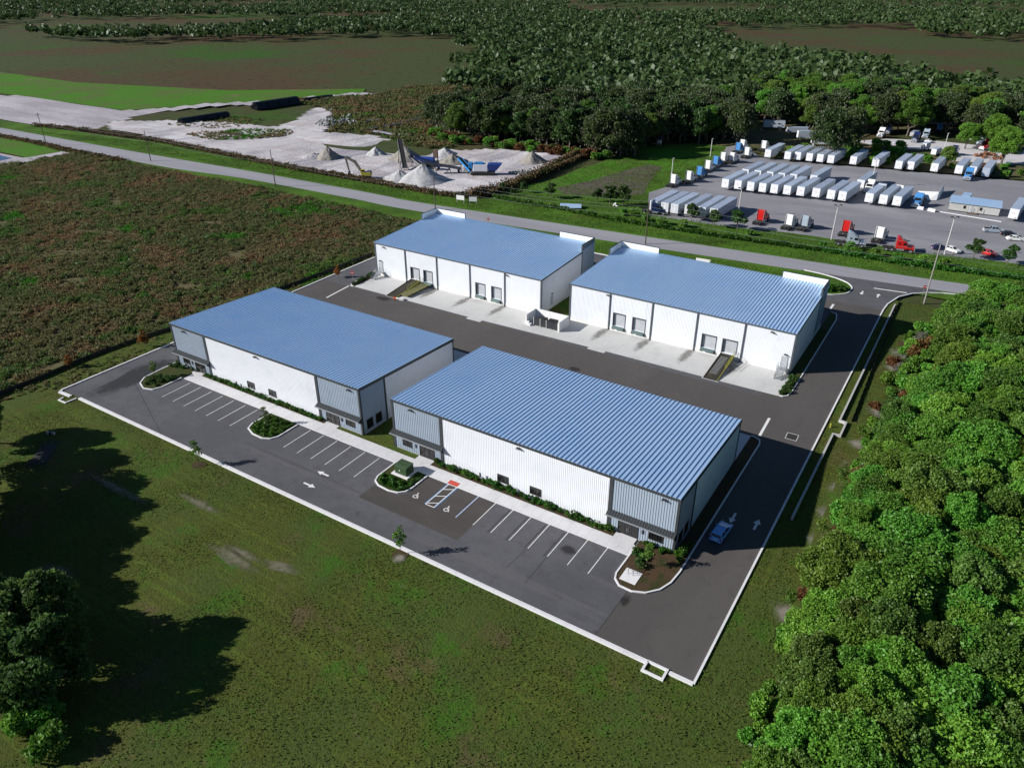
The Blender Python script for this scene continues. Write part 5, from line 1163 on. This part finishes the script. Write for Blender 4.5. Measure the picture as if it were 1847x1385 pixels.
def tree_meshes(seed, R, H, base, nl, nleaf, size, lobe=.42, tr=.28, moss=0, mats=None, cone=0.0, asp=1.5):
    g = np.random.default_rng(seed)
    th = g.random(nl)*2*pi; uz = g.random(nl); uz = np.clip(uz*(1.12 if nl > 90 else 1), 0, 1.12); q = np.sqrt(g.random(nl))*(1.0 if nl > 90 else .78)
    C = np.stack([R*q*np.cos(th), R*q*np.sin(th), base+(H-base)*(.18+.72*uz)], 1)
    if cone: k = 1-cone*uz; C[:, 0] *= k; C[:, 1] *= k
    else:
        k = np.sqrt(np.clip(1-((uz-.35)/.8)**2, .15, 1)); C[:, 0] *= k; C[:, 1] *= k
    lr = R*lobe*((.35+1.6*g.random(nl)**2) if nl > 90 else (.45+1.0*g.random(nl)))*(1-cone*.55*uz)
    lr = np.minimum(lr, (H-C[:, 2])+.15*R)
    pk = g.choice(nl, nleaf, p=lr**2/(lr**2).sum())
    D = g.normal(size=(nleaf, 3)); D[:, 2] = D[:, 2]*.8+.25; D /= np.linalg.norm(D, axis=1)[:, None]
    rr = np.where(g.random(nleaf) < .8, .72+.36*g.random(nleaf), g.random(nleaf)*.75)
    P = C[pk]+D*(lr[pk]*rr)[:, None]*np.array([1, 1, .8])
    P[:, 2] = np.maximum(P[:, 2], base*.6)
    V, Q = leaves(g, P, size, asp); mi = np.zeros(len(Q), int)
    if moss:
        P2 = C[g.integers(0, nl, moss)]+g.normal(size=(moss, 3))*R*.3; P2[:, 2] -= R*.12; P2[:, 2] = np.maximum(P2[:, 2], base*.5)
        V2, Q2 = leaves(g, P2, size*.8, 2.2, vert=True); Q = np.concatenate([Q, Q2+len(V)]); V = np.concatenate([V, V2]); mi = np.concatenate([mi, np.ones(len(Q2), int)])
    cm = npmesh('crown', V, Q, mats, mi)
    top = Vector((0, 0, base+(H-base)*.7)); path = [Vector((0, 0, -.3)), Vector((.05*R, 0, base*.5)), Vector((0, .04*R, base)), top]
    TV, TQ = tube_quads(path, [tr*1.3, tr, tr*.85, tr*.25])
    for i in range(min(nl, 9)):
        s = Vector((0, 0, base*(.7+.5*g.random()))); e = Vector(C[i]); m = s.lerp(e, .5)+Vector((0, 0, -.08*R))
        v, qd = tube_quads([s, m, e], [tr*.5, tr*.32, tr*.08], 5); o = len(TV); TV += v; TQ += [tuple(o+k for k in f) for f in qd]
    tm = npmesh('trunk', np.array([tuple(v) for v in TV]), np.array(TQ), m_bark)
    return tm, cm
KIND = {}
for k in range(5): KIND['broad', k] = ('broadleaf_tree', tree_meshes(20+k, 4.4, 10.5, 2.6, 170, 30000, .21, .17, mats=[m_leaf if k < 3 else (m_leafm if k == 3 else m_leafo)]))
for k in range(2): KIND['bush', k] = ('bushy_tree', tree_meshes(30+k, 4.2, 6.5, .6, 110, 13000, .24, .18, mats=[m_bush]))
for k in range(2): KIND['bare', k] = ('bare_shrub', tree_meshes(35+k, 1.8, 2.2, .2, 12, 420, .07, .5, .05, mats=[m_twig], asp=11))
for k in range(3): KIND['oak', k] = ('oak_tree', tree_meshes(40+k, 7.2, 17, 3.2, 56, 14000, .50, .27, .5, moss=800, mats=[m_oak, m_moss]))
for k in range(2): KIND['dark', k] = ('oak_tree', tree_meshes(50+k, 5.5, 16, 2.5, 44, 12000, .48, .29, .4, moss=300, mats=[m_leafd, m_moss]))
for k in range(3): KIND['shrub', k] = ('shrub', tree_meshes(60+k, 1.7, 2.4, .3, 14, 1600, .26, .45, .06, mats=[m_leaf]))
for k in range(2): KIND['brownshrub', k] = ('shrub', tree_meshes(66+k, 1.8, 2.3, .3, 14, 1500, .26, .45, .06, mats=[m_dry]))
for k in range(3): KIND['sapling', k] = ('sapling', tree_meshes(70+k, 1.0, 4.5, 1.3, 16, 420, .17, .42, .04, mats=[m_leafm], cone=.5))
for k in range(3): KIND['round', k] = ('young_tree', tree_meshes(80+k, 2.0, 5.2, 1.6, 20, 2600, .26, .36, .1, mats=[m_leafd], cone=.25))
KIND['cypress', 0] = ('cypress_tree', tree_meshes(90, 1.1, 4.0, .8, 14, 700, .22, .42, .06, mats=[m_cyp], cone=.6))
for k in range(3): KIND['small', k] = ('low_shrub', tree_meshes(100+k, .62, .85, .05, 8, 260, .17, .5, .02, mats=[m_hedge]))
for k in range(2): KIND['tuft', k] = ('low_shrub', tree_meshes(110+k, .5, .62, .05, 7, 130, .16, .5, .02, mats=[m_leafd]))
CATS = {'broadleaf_tree': 'tree', 'oak_tree': 'tree', 'sapling': 'sapling', 'young_tree': 'tree', 'cypress_tree': 'tree', 'bushy_tree': 'tree', 'bare_shrub': 'shrub', 'shrub': 'shrub', 'low_shrub': 'shrub'}
def plant(kind, x, y, label, group=None, sc=1.0, z=-.05, sz=None):
    ks = [k for k in KIND if k[0] == kind]; k = rnd.choice(ks); nm, (tm, cm) = KIND[k]
    R = thing(nm, label, CATS[nm], (x, y, z), rnd.random()*6.28, group); R.scale = (sc, sc, sz or sc)
    link('trunk', tm, R); link('crown', cm, R); return R
def pj(x, y, z=0.0):
    d = np.array([x, y, z])-CAM; k = d @ _w
    return (CX+F_PX*(d @ _r)/k, CY-F_PX*(d @ _u)/k) if k > 1 else (-9999, -9999)
def seen(x, y, h, mg=70):
    a, c = pj(x, y, 0), pj(x, y, h)
    return -mg < a[0] < 1847+mg and c[1] < 1385+mg and a[1] > -50
def scatter(poly, step, seed, jit=.38):
    g = np.random.default_rng(seed); xs = [p[0] for p in poly]; ys = [p[1] for p in poly]; out = []
    y = min(ys); r = 0
    while y < max(ys):
        x = min(xs)+(step/2 if r % 2 else 0)
        while x < max(xs):
            p = (x+g.uniform(-jit, jit)*step, y+g.uniform(-jit, jit)*step)
            if inside(p, poly): out.append(p)
            x += step
        y += step*.87; r += 1
    return out
# the dense wood right of the drive
WOOD = [(68.5, -34), (68.6, 5), (68.4, 26), (68.0, 40), (69.5, 50), (72.5, 58), (74, 75), (73, 96), (76, 108), (110, 112), (130, 60), (130, -34)]
WG = 'trees of the dense wood right of the drive'
for x, y in scatter(WOOD, 3.7, 4):
    if not seen(x, y, 11): continue
    if (76 < x < 82 and 50 < y < 58) or rnd.random() < .07: continue
    edge = x < 74; s = rnd.uniform(.72, 1.08)*(.82 if edge else 1.0)*(1.28 if rnd.random() < .1 else 1)
    lb = 'leafy tree at the lawn edge of the dense wood right of the drive' if edge else ('leafy tree inside the dense wood, at its road end' if y > 70 else ('leafy tree inside the dense wood, middle stretch' if y > 28 else 'leafy tree inside the dense wood, lower right'))
    plant('broad', x, y, lb, WG, s, sz=(.8 if edge else .95)*rnd.uniform(.85, 1.08))
for x, y in scatter([(65.2, -34), (65.6, 30), (64.6, 44), (64.4, 66), (66, 98), (72, 104), (73, 60), (69, 48), (69.5, -34)], 2.5, 8, .5):
    if seen(x, y, 2) and rnd.random() < (.85 if y < 46 else .6):
        br = rnd.random() < .07
        plant('brownshrub' if br else 'shrub', x, y, 'dry brown shrub at the fringe of the wood' if br else 'green shrub at the fringe of the dense wood right of the drive', 'shrubs fringing the dense wood', rnd.uniform(.5, 1.15))
for x, y in [(68, 92), (67.5, 89), (66.5, 72), (66.2, 50), (67, 33)]: plant('bare', x, y, 'bare grey twiggy shrub at the fringe of the dense wood', 'bare shrubs fringing the dense wood', rnd.uniform(.7, 1.1))
# woods behind the sand yard and the truck lot
W1 = [(-168, 224), (-140, 212), (-119, 216), (-92, 216), (-64, 215), (-57, 222), (-60, 246), (-47, 258), (-30, 271), (-36, 300), (-62, 322), (-110, 300), (-150, 268), (-172, 244)]
for x, y in scatter(W1, 8.2, 5):
    k = rnd.choice(['oak', 'oak', 'dark', 'dark', 'broad']); s = rnd.uniform(.75, 1.1)*(1.35 if k == 'broad' else 1)
    front = y < 232 and x < -80
    plant(k, x, y, ('mossy oak' if k == 'oak' else ('dark evergreen oak' if k == 'dark' else 'bright leafy tree'))+(' at the front of the wood behind the sand yard' if front else ' in the wood between the sand yard and the truck lot'), 'trees of the wood behind the sand yard', s)
for px, h, k, lb in [((1100, 283), 21, 'oak', 'big mossy oak standing forward at the corner of the wood, above the green strip'), ((1075, 280), 17, 'oak', 'oak merging with the big corner oak on its left'), ((1130, 278), 16, 'dark', 'dark oak on the right flank of the big corner oak'),
                     ((1495, 287), 21, 'oak', 'tall mossy oak rising behind the far trailer row'), ((1520, 272), 19, 'oak', 'mossy oak right behind the tallest oak of the far trailer row'), ((1330, 258), 18, 'oak', 'oak behind the left end of the far trailer row'), ((1290, 250), 16, 'dark', 'dark oak at the grass edge left of the truck lot'),
                     ((1806, 298), 15, 'broad', 'leafy tree leaning over the far end of the truck lot'), ((1785, 270), 15, 'broad', 'leafy tree behind the rusty scrap at the far lot'), ((1740, 268), 11, 'broad', 'slim leafy tree beside the gravel lane light pole'), ((1706, 300), 8, 'broad', 'small leafy tree in front of the gravel lane'), ((1835, 240), 15, 'dark', 'dark oak at the far right edge beside the lane')]:
    x, y = G(*px); hh = {'oak': 17, 'dark': 16, 'broad': 10.5}[k]; plant(k, x, y, lb, None, h/hh*.95)
for x, y in scatter([(-40, 322), (12, 318), (20, 332), (60, 338), (150, 330), (150, 420), (-60, 430), (-58, 330)], 11, 6, .45):
    k = rnd.choice(['oak', 'dark', 'broad', 'broad']); s = rnd.uniform(.7, 1.1)*(1.45 if k == 'broad' else 1)
    if seen(x, y, 15): plant(k, x, y, ('mossy oak' if k == 'oak' else ('dark evergreen oak' if k == 'dark' else 'bright leafy tree'))+' in the far wood beyond the gravel lane', 'trees of the far wood beyond the gravel lane', s)
for x, y in scatter([(-10, 252), (18, 256), (60, 262), (110, 266), (110, 282), (80, 290), (56, 282), (48, 300), (14, 300)], 6, 12, .5):
    if rnd.random() < .5 and seen(x, y, 3): plant('shrub', x, y, 'shrub in the rough grass behind the far trailer row', 'shrubs behind the far trailer row', rnd.uniform(.7, 1.6))
for x, y in scatter([(-165, 214), (-140, 202), (-120, 206), (-78, 207), (-64, 208), (-64, 214), (-92, 215), (-120, 214), (-140, 211), (-166, 222)], 3.6, 13, .5):
    plant(rnd.choice(['shrub', 'shrub', 'brownshrub']), x, y, 'shrub at the foot of the wood behind the sand yard', 'shrubs at the foot of the sand yard wood', rnd.uniform(.8, 1.5))
R = thing('dead_tree', 'bare grey dead tree rising among the far oaks', 'tree', (*G(1466, 268), 0), .6)
TV = []; TQ = []
for path, rr in (([(0,0,0),(.3,.2,7),(1.2,.2,12),(1.6,0,15)], [.4,.3,.2,.08]), ([(1.2,.2,12),(3,.4,14.5),(4.2,.6,17)], [.18,.12,.05]), ([(.5,.2,9),(-1.2,0,12),(-1.6,.1,14)], [.16,.1,.04])):
    v, q = tube_quads([Vector(p) for p in path], rr); o = len(TV); TV += v; TQ += [tuple(o+k for k in f) for f in q]
link('trunk', npmesh('trunk', np.array([tuple(v) for v in TV]), np.array(TQ), m_wallconc), R)
# near lawn: the crown in the lower left corner, and the trees that shade the lawn from beyond the frame
plant('bush', -6.5, -55.2, 'large dark bushy tree in the lower left corner of the lawn', None, 1.3, sz=1.5)
plant('bush', -1, -57.5, 'dark bushy tree right of the large one at the bottom of the lawn', None, 1.1, sz=1.35)
plant('bush', -13, -58, 'dark bushy tree at the left frame edge below the lawn', None, 1.2)
for x, y in [(3.5, -59.5), (6.5, -61.5), (1.5, -61.5), (-4, -60.5)]: plant('shrub', x, y, 'bright low shrub at the bottom of the lawn beside the bushy trees', 'bright shrubs at the bottom of the lawn', 1.1)
for x, y, s in [(-40, -47, 1.1), (-46, -45, 1.15), (-35, -51.5, 1.1), (-52, -40.5, 1.0), (-30.5, -54.5, 1.0), (-24, -58, 1.0), (-44, -54, 1.2), (-58, -36, .9)]:
    plant('broad', x, y, 'leafy tree beyond the left edge whose shadow falls on the lawn', 'trees shading the left lawn', s)
def sap(px, lb, kind='sapling', sc=1.0, ring=True):
    x, y = G(*px); plant(kind, x, y, lb, None, sc)
    if ring:
        b = MB(); g = np.random.default_rng(int(x*10) % 99); b.flat([(x+(1.0+.2*g.random())*cos(t), y+(1.0+.2*g.random())*sin(t)) for t in np.arange(0, 6.28, .4)], .012); tag(b.build('mulch_ring', m_mulch), kind='structure')
sap((359, 838), 'young sapling on the south lawn, left one by the kerb', sc=1.05)
sap((723, 998), 'young sapling on the south lawn, right one by the kerb', sc=1.05)
sap((1420, 1104), 'young sapling on the east lawn strip, nearest the bottom'); sap((1480, 975), 'young sapling on the east lawn strip, below the shaded drive'); sap((1515, 880), 'young sapling on the east lawn strip beside the shade edge'); sap((1551, 800), 'young sapling on the east lawn strip beside the wall jog'); sap((1629, 620), 'young sapling on the east lawn strip near the road', sc=.6)
sap((280, 680), 'slim young tree in the west island', 'sapling', .85, False); sap((482, 766), 'slim young tree in the middle kerbed island', 'sapling', .85, False); sap((1166, 1022), 'bright young tree in the corner island', 'sapling', .95, False)
sap((262, 625), 'small rusty orange tree beside the west kerb', 'cypress', 1.05, False); sap((610, 500), 'small rusty orange tree at the scrub edge behind the left buildings', 'cypress', .9, False); sap((128, 662), 'small brownish tree by the silt fence', 'cypress', .8, False)
for (px, h, lb) in [((1247, 398), 5.3, 'round young tree before the hedge side trailers, left of three'), ((1288, 409), 5.6, 'round young tree before the hedge side trailers, middle of three'), ((1329, 415), 6.2, 'round young tree before the hedge side trailers, right of three'), ((1755, 466), 5.4, 'round young tree left of the red car'), ((1817, 477), 5.4, 'round young tree right of the red car'),
                    ((905, 347), 3.6, 'bushy young tree at the left end of the hedge'), ((945, 347), 4.0, 'bushy young tree second from the left behind the hedge'), ((993, 357), 5.1, 'bushy young tree above the pale metal cover'), ((1077, 364), 4.6, 'brownish young tree right of the pale metal cover'), ((1100, 370), 6.4, 'narrow young tree left of its taller green twin'), ((1124, 372), 6.8, 'tall green young tree beside the navy truck'), ((925, 352), 2.6, 'small bright young tree behind the hedge')]:
    x, y = G(*px); plant('round', x, y, lb, None, h/5.2)
for i, px in enumerate([(1195, 405), (1232, 409), (1125, 388), (1145, 390), (1165, 398), (1545, 458), (1577, 462), (1620, 470), (1660, 476), (1700, 480), (1530, 452), (1350, 424), (1480, 448)]):
    x, y = G(*px); plant('shrub', x, y, 'dark rounded shrub standing in front of the lot hedge', 'shrubs along the lot hedge', rnd.uniform(.7, 1.05))
def hedge(path, w, h, dens, label, m=None, name='hedge', size=.3, kind=None):
    g = np.random.default_rng(len(path)*7+int(h*10)); P = []
    for i in range(len(path)-1):
        a, c = np.array(path[i]), np.array(path[i+1]); L = np.linalg.norm(c-a); n = int(L*dens); t = g.random(n)
        q = a+(c-a)*t[:, None]+g.normal(size=(n, 2))*w*.33; hh = h*(.75+.35*np.sin(q[:, 0]*.9)*np.sin(q[:, 0]*.37+1)+.25*g.random(n))
        P.append(np.concatenate([q, (np.sqrt(g.random(n))*hh)[:, None]], 1))
    P = np.concatenate(P); V, Q = leaves(g, P, size); o = link(name, npmesh(name, V, Q, m or m_hedge)); return tag(o, label, None if kind else 'hedge', None, kind)
hedge([(-71, 137), (-58, 136.4), (-47, 136.3), (-34, 135.2), (-22, 134.8), (-14, 135.2)], 1.5, 1.3, 130, 'clipped green hedge along the road, left run before the metal cover')
hedge([(-13, 135.2), (-2, 135.8), (9, 136.2), (22, 137.6), (36, 139.2)], 1.4, 1.2, 130, 'clipped green hedge along the truck lot, middle run')
hedge([(37, 139.3), (48, 139.4), (57, 139.5), (70, 141.2), (86, 143.8), (120, 148)], 1.5, 1.4, 130, 'clipped green hedge along the truck lot, right run')
hedge([(-340, 126.5), (-300, 133), (-250, 135.5), (-190, 131.8), (-160, 130), (-137, 130.8), (-111, 130.5), (-90, 130), (-80, 133)], 3.2, 1.3, 80, 'strip of dry brown weeds between the road verge and the sand yard', m_brownscrub, 'weed_strip', .4, 'stuff')
hedge([(-79, 134), (-75, 142), (-74, 165), (-75.5, 190), (-77, 212)], 3.6, 2.6, 190, 'tall dry brown weeds along the right side of the sand yard', m_brownscrub, 'weed_strip', .45, 'stuff')
hedge([(-77, 214), (-90, 216), (-105, 210)], 4, 2.0, 150, 'dry brown weeds along the back of the sand yard', m_brownscrub, 'weed_strip', .45, 'stuff')
hedge([(-340, 102.5), (-300, 103.2), (-266, 101.8), (-230, 102.6)], 2.6, 1.0, 70, 'dry weeds along the near side of the road', m_brownscrub, 'weed_strip', .4, 'stuff')
# foundation and island planting
for i in range(27): plant('small', -46.6+1.17*i, -.86, 'small green shrub in the bed along the left front warehouse', 'shrubs along the left front warehouse', rnd.uniform(.7, 1.0), .07)
for i in range(28): plant('small', 9.0+1.12*i, -.62, 'small green shrub in the bed along the nearest warehouse', 'shrubs along the nearest warehouse', rnd.uniform(.75, 1.25), .07)
g_ = np.random.default_rng(77)
def fill(poly, n, label, group, kind='tuft', lo_=.7, hi=1.2):
    xs = [p[0] for p in poly]; ys = [p[1] for p in poly]; k = 0
    while k < n:
        p = (g_.uniform(min(xs), max(xs)), g_.uniform(min(ys), max(ys)))
        if inside(p, poly): plant(kind, *p, label, group, g_.uniform(lo_, hi), .09); k += 1
fill([(-51, -4.5), (-51, -8), (-53, -9.6), (-55.6, -8), (-55.9, -7), (-52.5, -4.5)], 22, 'low tuft of planting in the west island', 'tufts in the west island')
fill([(-56.2, -2), (-56.2, 0), (-48.5, -.6), (-48.5, -1.2)], 9, 'low tuft of planting by the west corner of the left front warehouse', 'tufts by the west corner')
fill([(44.2, -2), (44.2, -5.4), (46.6, -5.2), (45.8, -2.2)], 11, 'low tuft of planting at the parking side of the corner island', 'tufts in the corner island')
fill([(43.8, -.9), (48.5, -.9), (48.5, -.3), (43.8, -.3)], 9, 'low tuft under the windows of the nearest warehouse corner', 'tufts under the corner windows', 'small', .5, .9)
fill([(48.9, -1.5), (50.3, -1.5), (50.3, 3), (49, 3)], 6, 'low green shrub by the shaded corner of the nearest warehouse', 'shrubs by the shaded corner', 'small', .8, 1.3)
fill([(49.1, 51.5), (50.2, 52.5), (50.2, 60), (49.1, 60)], 34, 'low tuft of planting in the strip beside the right dock stairs', 'tufts by the right dock stairs')
fill([(-56.1, 50.2), (-55.5, 50.2), (-56.2, 59), (-57.1, 59)], 24, 'low tuft of planting in the strip beside the left dock stairs', 'tufts by the left dock stairs')
fill([(44, 107.5), (48.4, 111), (49, 113), (44, 112)], 16, 'low green shrub in the rounded island at the road entrance', 'shrubs in the entrance island', 'small', .9, 1.4)
def cover(poly, n, size, h, label, m):
    g = np.random.default_rng(n); xs = [p[0] for p in poly]; ys = [p[1] for p in poly]; P = []
    while len(P) < n:
        x, y = g.uniform(min(xs), max(xs)), g.uniform(min(ys), max(ys))
        if inside((x, y), poly): P.append((x, y, .1+h*g.random()*(.5+.5*sin(x*3.1)*sin(y*2.7))))
    V, Q = leaves(g, np.array(P), size); tag(link('ground_cover', npmesh('ground_cover', V, Q, m)), label, None, None, 'stuff')
sh = lambda p, k: [((x-np.mean([q[0] for q in p]))*k+np.mean([q[0] for q in p]), (y-np.mean([q[1] for q in p]))*k+np.mean([q[1] for q in p])) for x, y in p]
cover(sh(ISL['middle'], .86), 2600, .22, .55, 'green ground cover filling the middle island', m_hedge)
cover([(3.6, -7), (9.2, -7), (9.1, -8.6), (8.2, -9.4), (4.8, -9.3), (3.9, -8.8)], 1500, .22, .6, 'green ground cover in front of the utility box', m_hedge)
cover([(3.4, -4.1), (9.3, -4.1), (9.3, -7), (8.0, -7), (8.0, -4.6), (4, -4.6)], 900, .2, .4, 'low planting around the utility box', m_leafd)
# scrub: stuff

def scrub(poly, n, label, m, seed, r=(.5, 1.5), nq=24, size=.42, clear=None, name='scrub'):
    g = np.random.default_rng(seed); xs = [p[0] for p in poly]; ys = [p[1] for p in poly]; C = []
    while len(C) < n:
        x, y = g.uniform(min(xs), max(xs)), g.uniform(min(ys), max(ys))
        if not inside((x, y), poly) or (clear and clear(x, y)): continue
        if .5+.5*sin(x*.13+1.3*sin(y*.09))*sin(y*.17+sin(x*.07)) < g.random()*.12: continue
        if not seen(x, y, 1.5, 120): continue
        C.append((x, y))
    C = np.array(C); R_ = r[0]+(r[1]-r[0])*g.random(n)**2
    I = np.repeat(np.arange(n), nq); D = g.normal(size=(n*nq, 3)); D /= np.linalg.norm(D, axis=1)[:, None]; D[:, 2] = np.abs(D[:, 2])
    P = np.concatenate([C[I], np.zeros((n*nq, 1))-.1], 1)+D*(R_[I]*(.55+.5*g.random(n*nq)))[:, None]*np.array([1, 1, .95])
    V, Q = leaves(g, P, size); return tag(link(name, npmesh(name, V, Q, m)), label, None, None, 'stuff')
scrub([(66, -34), (66, 98), (76, 108), (110, 112), (130, 60), (130, -34)], 1500, 'leafy undergrowth on the floor of the dense wood', m_leafd, 27, (.7, 1.9), 30, .3, name='undergrowth')
scrub(SCRUB, 24000, 'rough field of brown and green scrub left of the warehouses', m_scrub, 21, (.35, 1.4), 42, .25)
scrub(SCRUB, 420, 'taller green bushes scattered through the scrub field', m_bush, 28, (1.0, 2.2), 90, .3, name='scrub_bushes')
scrub([(-72, -30), (-70.5, 12), (-66.5, 60), (-66.5, 100), (-65.4, 100), (-65.6, 40), (-66, 10), (-66, -18)], 420, 'thin weeds between the silt fence and the west kerb', m_scrub, 25, (.2, .6), 18, .25, name='weeds')
scrub([(-300, 250), (-262, 246), (-236, 230), (-216, 208), (-205, 194), (-195, 198), (-180, 202), (-162, 195), (-145, 186), (-133, 196), (-140, 208), (-168, 222), (-178, 244), (-150, 300), (-200, 380), (-275, 345), (-268, 300)], 5200, 'brown and green scrub field behind the sand yard', m_scrub, 22, (.5, 1.7), 26, .5)
scrub([(-258, 152), (-235, 150), (-222, 160), (-214, 178), (-222, 188), (-246, 176)], 380, 'weedy green mound in the middle of the dirt yard', m_scrub, 23, (.5, 1.3), 22, .4)
scrub([(-290, 164), (-262, 166), (-248, 186), (-262, 205), (-284, 196)], 180, 'thin weeds around the pipe stacks', m_scrub, 24, (.3, .9), 18, .4)
def tufts(polys, per, size, h, seed, m, label, skip=None):
    g = np.random.default_rng(seed); P = []
    for poly in polys:
        xs = [p[0] for p in poly]; ys = [p[1] for p in poly]; n = int((max(xs)-min(xs))*(max(ys)-min(ys))*per)
        q = np.stack([g.uniform(min(xs), max(xs), n), g.uniform(min(ys), max(ys), n)], 1)
        d = np.concatenate([q, np.zeros((n, 1))], 1)-CAM; k = d @ _w; sx = CX+F_PX*(d @ _r)/k; sy = CY-F_PX*(d @ _u)/k
        f = .5+.25*np.sin(q[:, 0]*.31+np.sin(q[:, 1]*.23)*2)+.25*np.sin(q[:, 1]*.47+np.sin(q[:, 0]*.19)*2)
        ok = (k > 1) & (sx > -60) & (sx < 1907) & (sy < 1430) & (g.random(n) < .35+.65*f)
        q = q[ok]; P += [(x, y) for x, y in q if inside((x, y), poly)]
    P = np.array(P); P = np.concatenate([P, (g.random((len(P), 1))*h)], 1); V, Q = leaves(g, P, size, 1.3, up=.72)
    tag(link('grass_tufts', npmesh('grass_tufts', V, Q, m)), label, None, None, 'stuff')
m_tuft = mat('tuft_grass', (.09, .115, .022), [((.065, .14, .02), .12, .5, .62), ((.13, .10, .05), .08, .54, .66), ((.14, .135, .055), 1.2, .58, .70), ((.06, .078, .018), .9, .56, .72)], .9, spec=.1, trans=.3)
tufts([[(-72, -75), (62, -75), (62, -19.3), (-66, -19.3)], [(62, -75), (72, -75), (68, -19), (62, -19)], [(58.8, -19), (60, -19), (60, 104), (58.8, 104)], [(60.6, -19), (68, -19), (66, 45), (72, 110), (62.5, 116), (60.6, 108)]], 15, .14, .035, 51, m_tuft, 'short grass tufts over the lawn')
m_vtuft = mat('verge_tufts', (.09, .175, .024), [((.07, .115, .02), .1, .45, .6), ((.13, .13, .05), .15, .55, .7), ((.05, .075, .015), .8, .55, .7)], .9, spec=.1, trans=.3)
tufts([[(-330, 118), (-232, 120), (-90, 120), (-50, 123.5), (25, 129), (60, 132.5), (110, 139), (110, 147), (86, 143), (40, 138.5), (0, 135.5), (-70, 136), (-90, 129), (-190, 130), (-250, 133)], [(-66, 105), (36, 105), (46, 108), (40, 119), (0, 115.5), (-66, 109)], [(-71, 146), (-66, 167), (-66, 193), (-60, 214), (-50, 213), (-36, 240), (-27, 232), (-26, 190), (-30, 172), (-18, 148), (2, 149), (40, 153), (84, 157), (120, 160), (110, 150), (40, 140), (0, 137), (-70, 138)]], 6, .28, .1, 52, m_vtuft, 'grass tufts on the road verges')
stain([G(100, 772), G(112, 790), G(66, 868), G(40, 850)], .1, m_st4)  # flat dark strip drawn for the ditch in the lawn
for a, c, w in [((150, 850), (276, 915), 1.0), ((325, 893), (398, 926), .8), ((384, 978), (458, 1036), 1.1), ((415, 983), (464, 1014), .8), ((60, 1035), (125, 1045), 2.0), ((470, 1015), (540, 1030), .8)]:
    a, c = Vector(G(*a)), Vector(G(*c)); d = (c-a).normalized(); n = Vector((-d.y, d.x))*w; q = d*2
    sheet('worn_track', [(a-n-q)[:], (c-n+q)[:], (c+n+q)[:], (a+n-q)[:]], .1, m_st5)
# far-off woods reading as one mass, out to the horizon
g = np.random.default_rng(31); P = []; n = 0
while n < 11000:
    a = YAW+g.uniform(-.75, .75); d = 430+2600*g.random()**1.7; x, y = CAM[0]-d*sin(a), CAM[1]+d*cos(a)
    if y < 150 or (y < 425 and x > -62) or (x < -240 and y < 425 and x > -950): continue
    if y < 330 and x > -300: continue
    if sin(x*.0071+2)*sin(y*.0063+1.2*sin(x*.004))+.35*sin(x*.021)*sin(y*.019) < -.22 and d < 1900: continue
    R_ = g.uniform(4, 8); q = 34; D = g.normal(size=(q, 3)); D /= np.linalg.norm(D, axis=1)[:, None]; D[:, 2] = np.abs(D[:, 2])
    P.append(np.array([x, y, g.uniform(4, 8)])+D*R_*(.6+.5*g.random(q))[:, None]); n += 1
V, Q = leaves(g, np.concatenate(P), 2.6); tag(link('far_woods', npmesh('far_woods', V, Q, m_oak)), 'far-off woods reaching to the horizon', None, None, 'stuff')
for x0, y0, s in [(17.9, -20.6, 1.3), (64.6, -2.8, 2.6), (66.2, -4.5, 2), (64.6, 13, 2.4), (66, 11, 2.2), (64.4, 27, 2.3), (66.2, 29, 3), (64.5, 41.5, 2.2), (65.6, 34, 3), (66, 55, 3.5), (66.2, 82, 4.2), (65, 74, 2.2), (64.5, 20, 2.5)]:
    stain([(x0-s, y0-s*.7), (x0+s, y0-s), (x0+s, y0+s*.7), (x0-s, y0+s)], .06, m_st3)
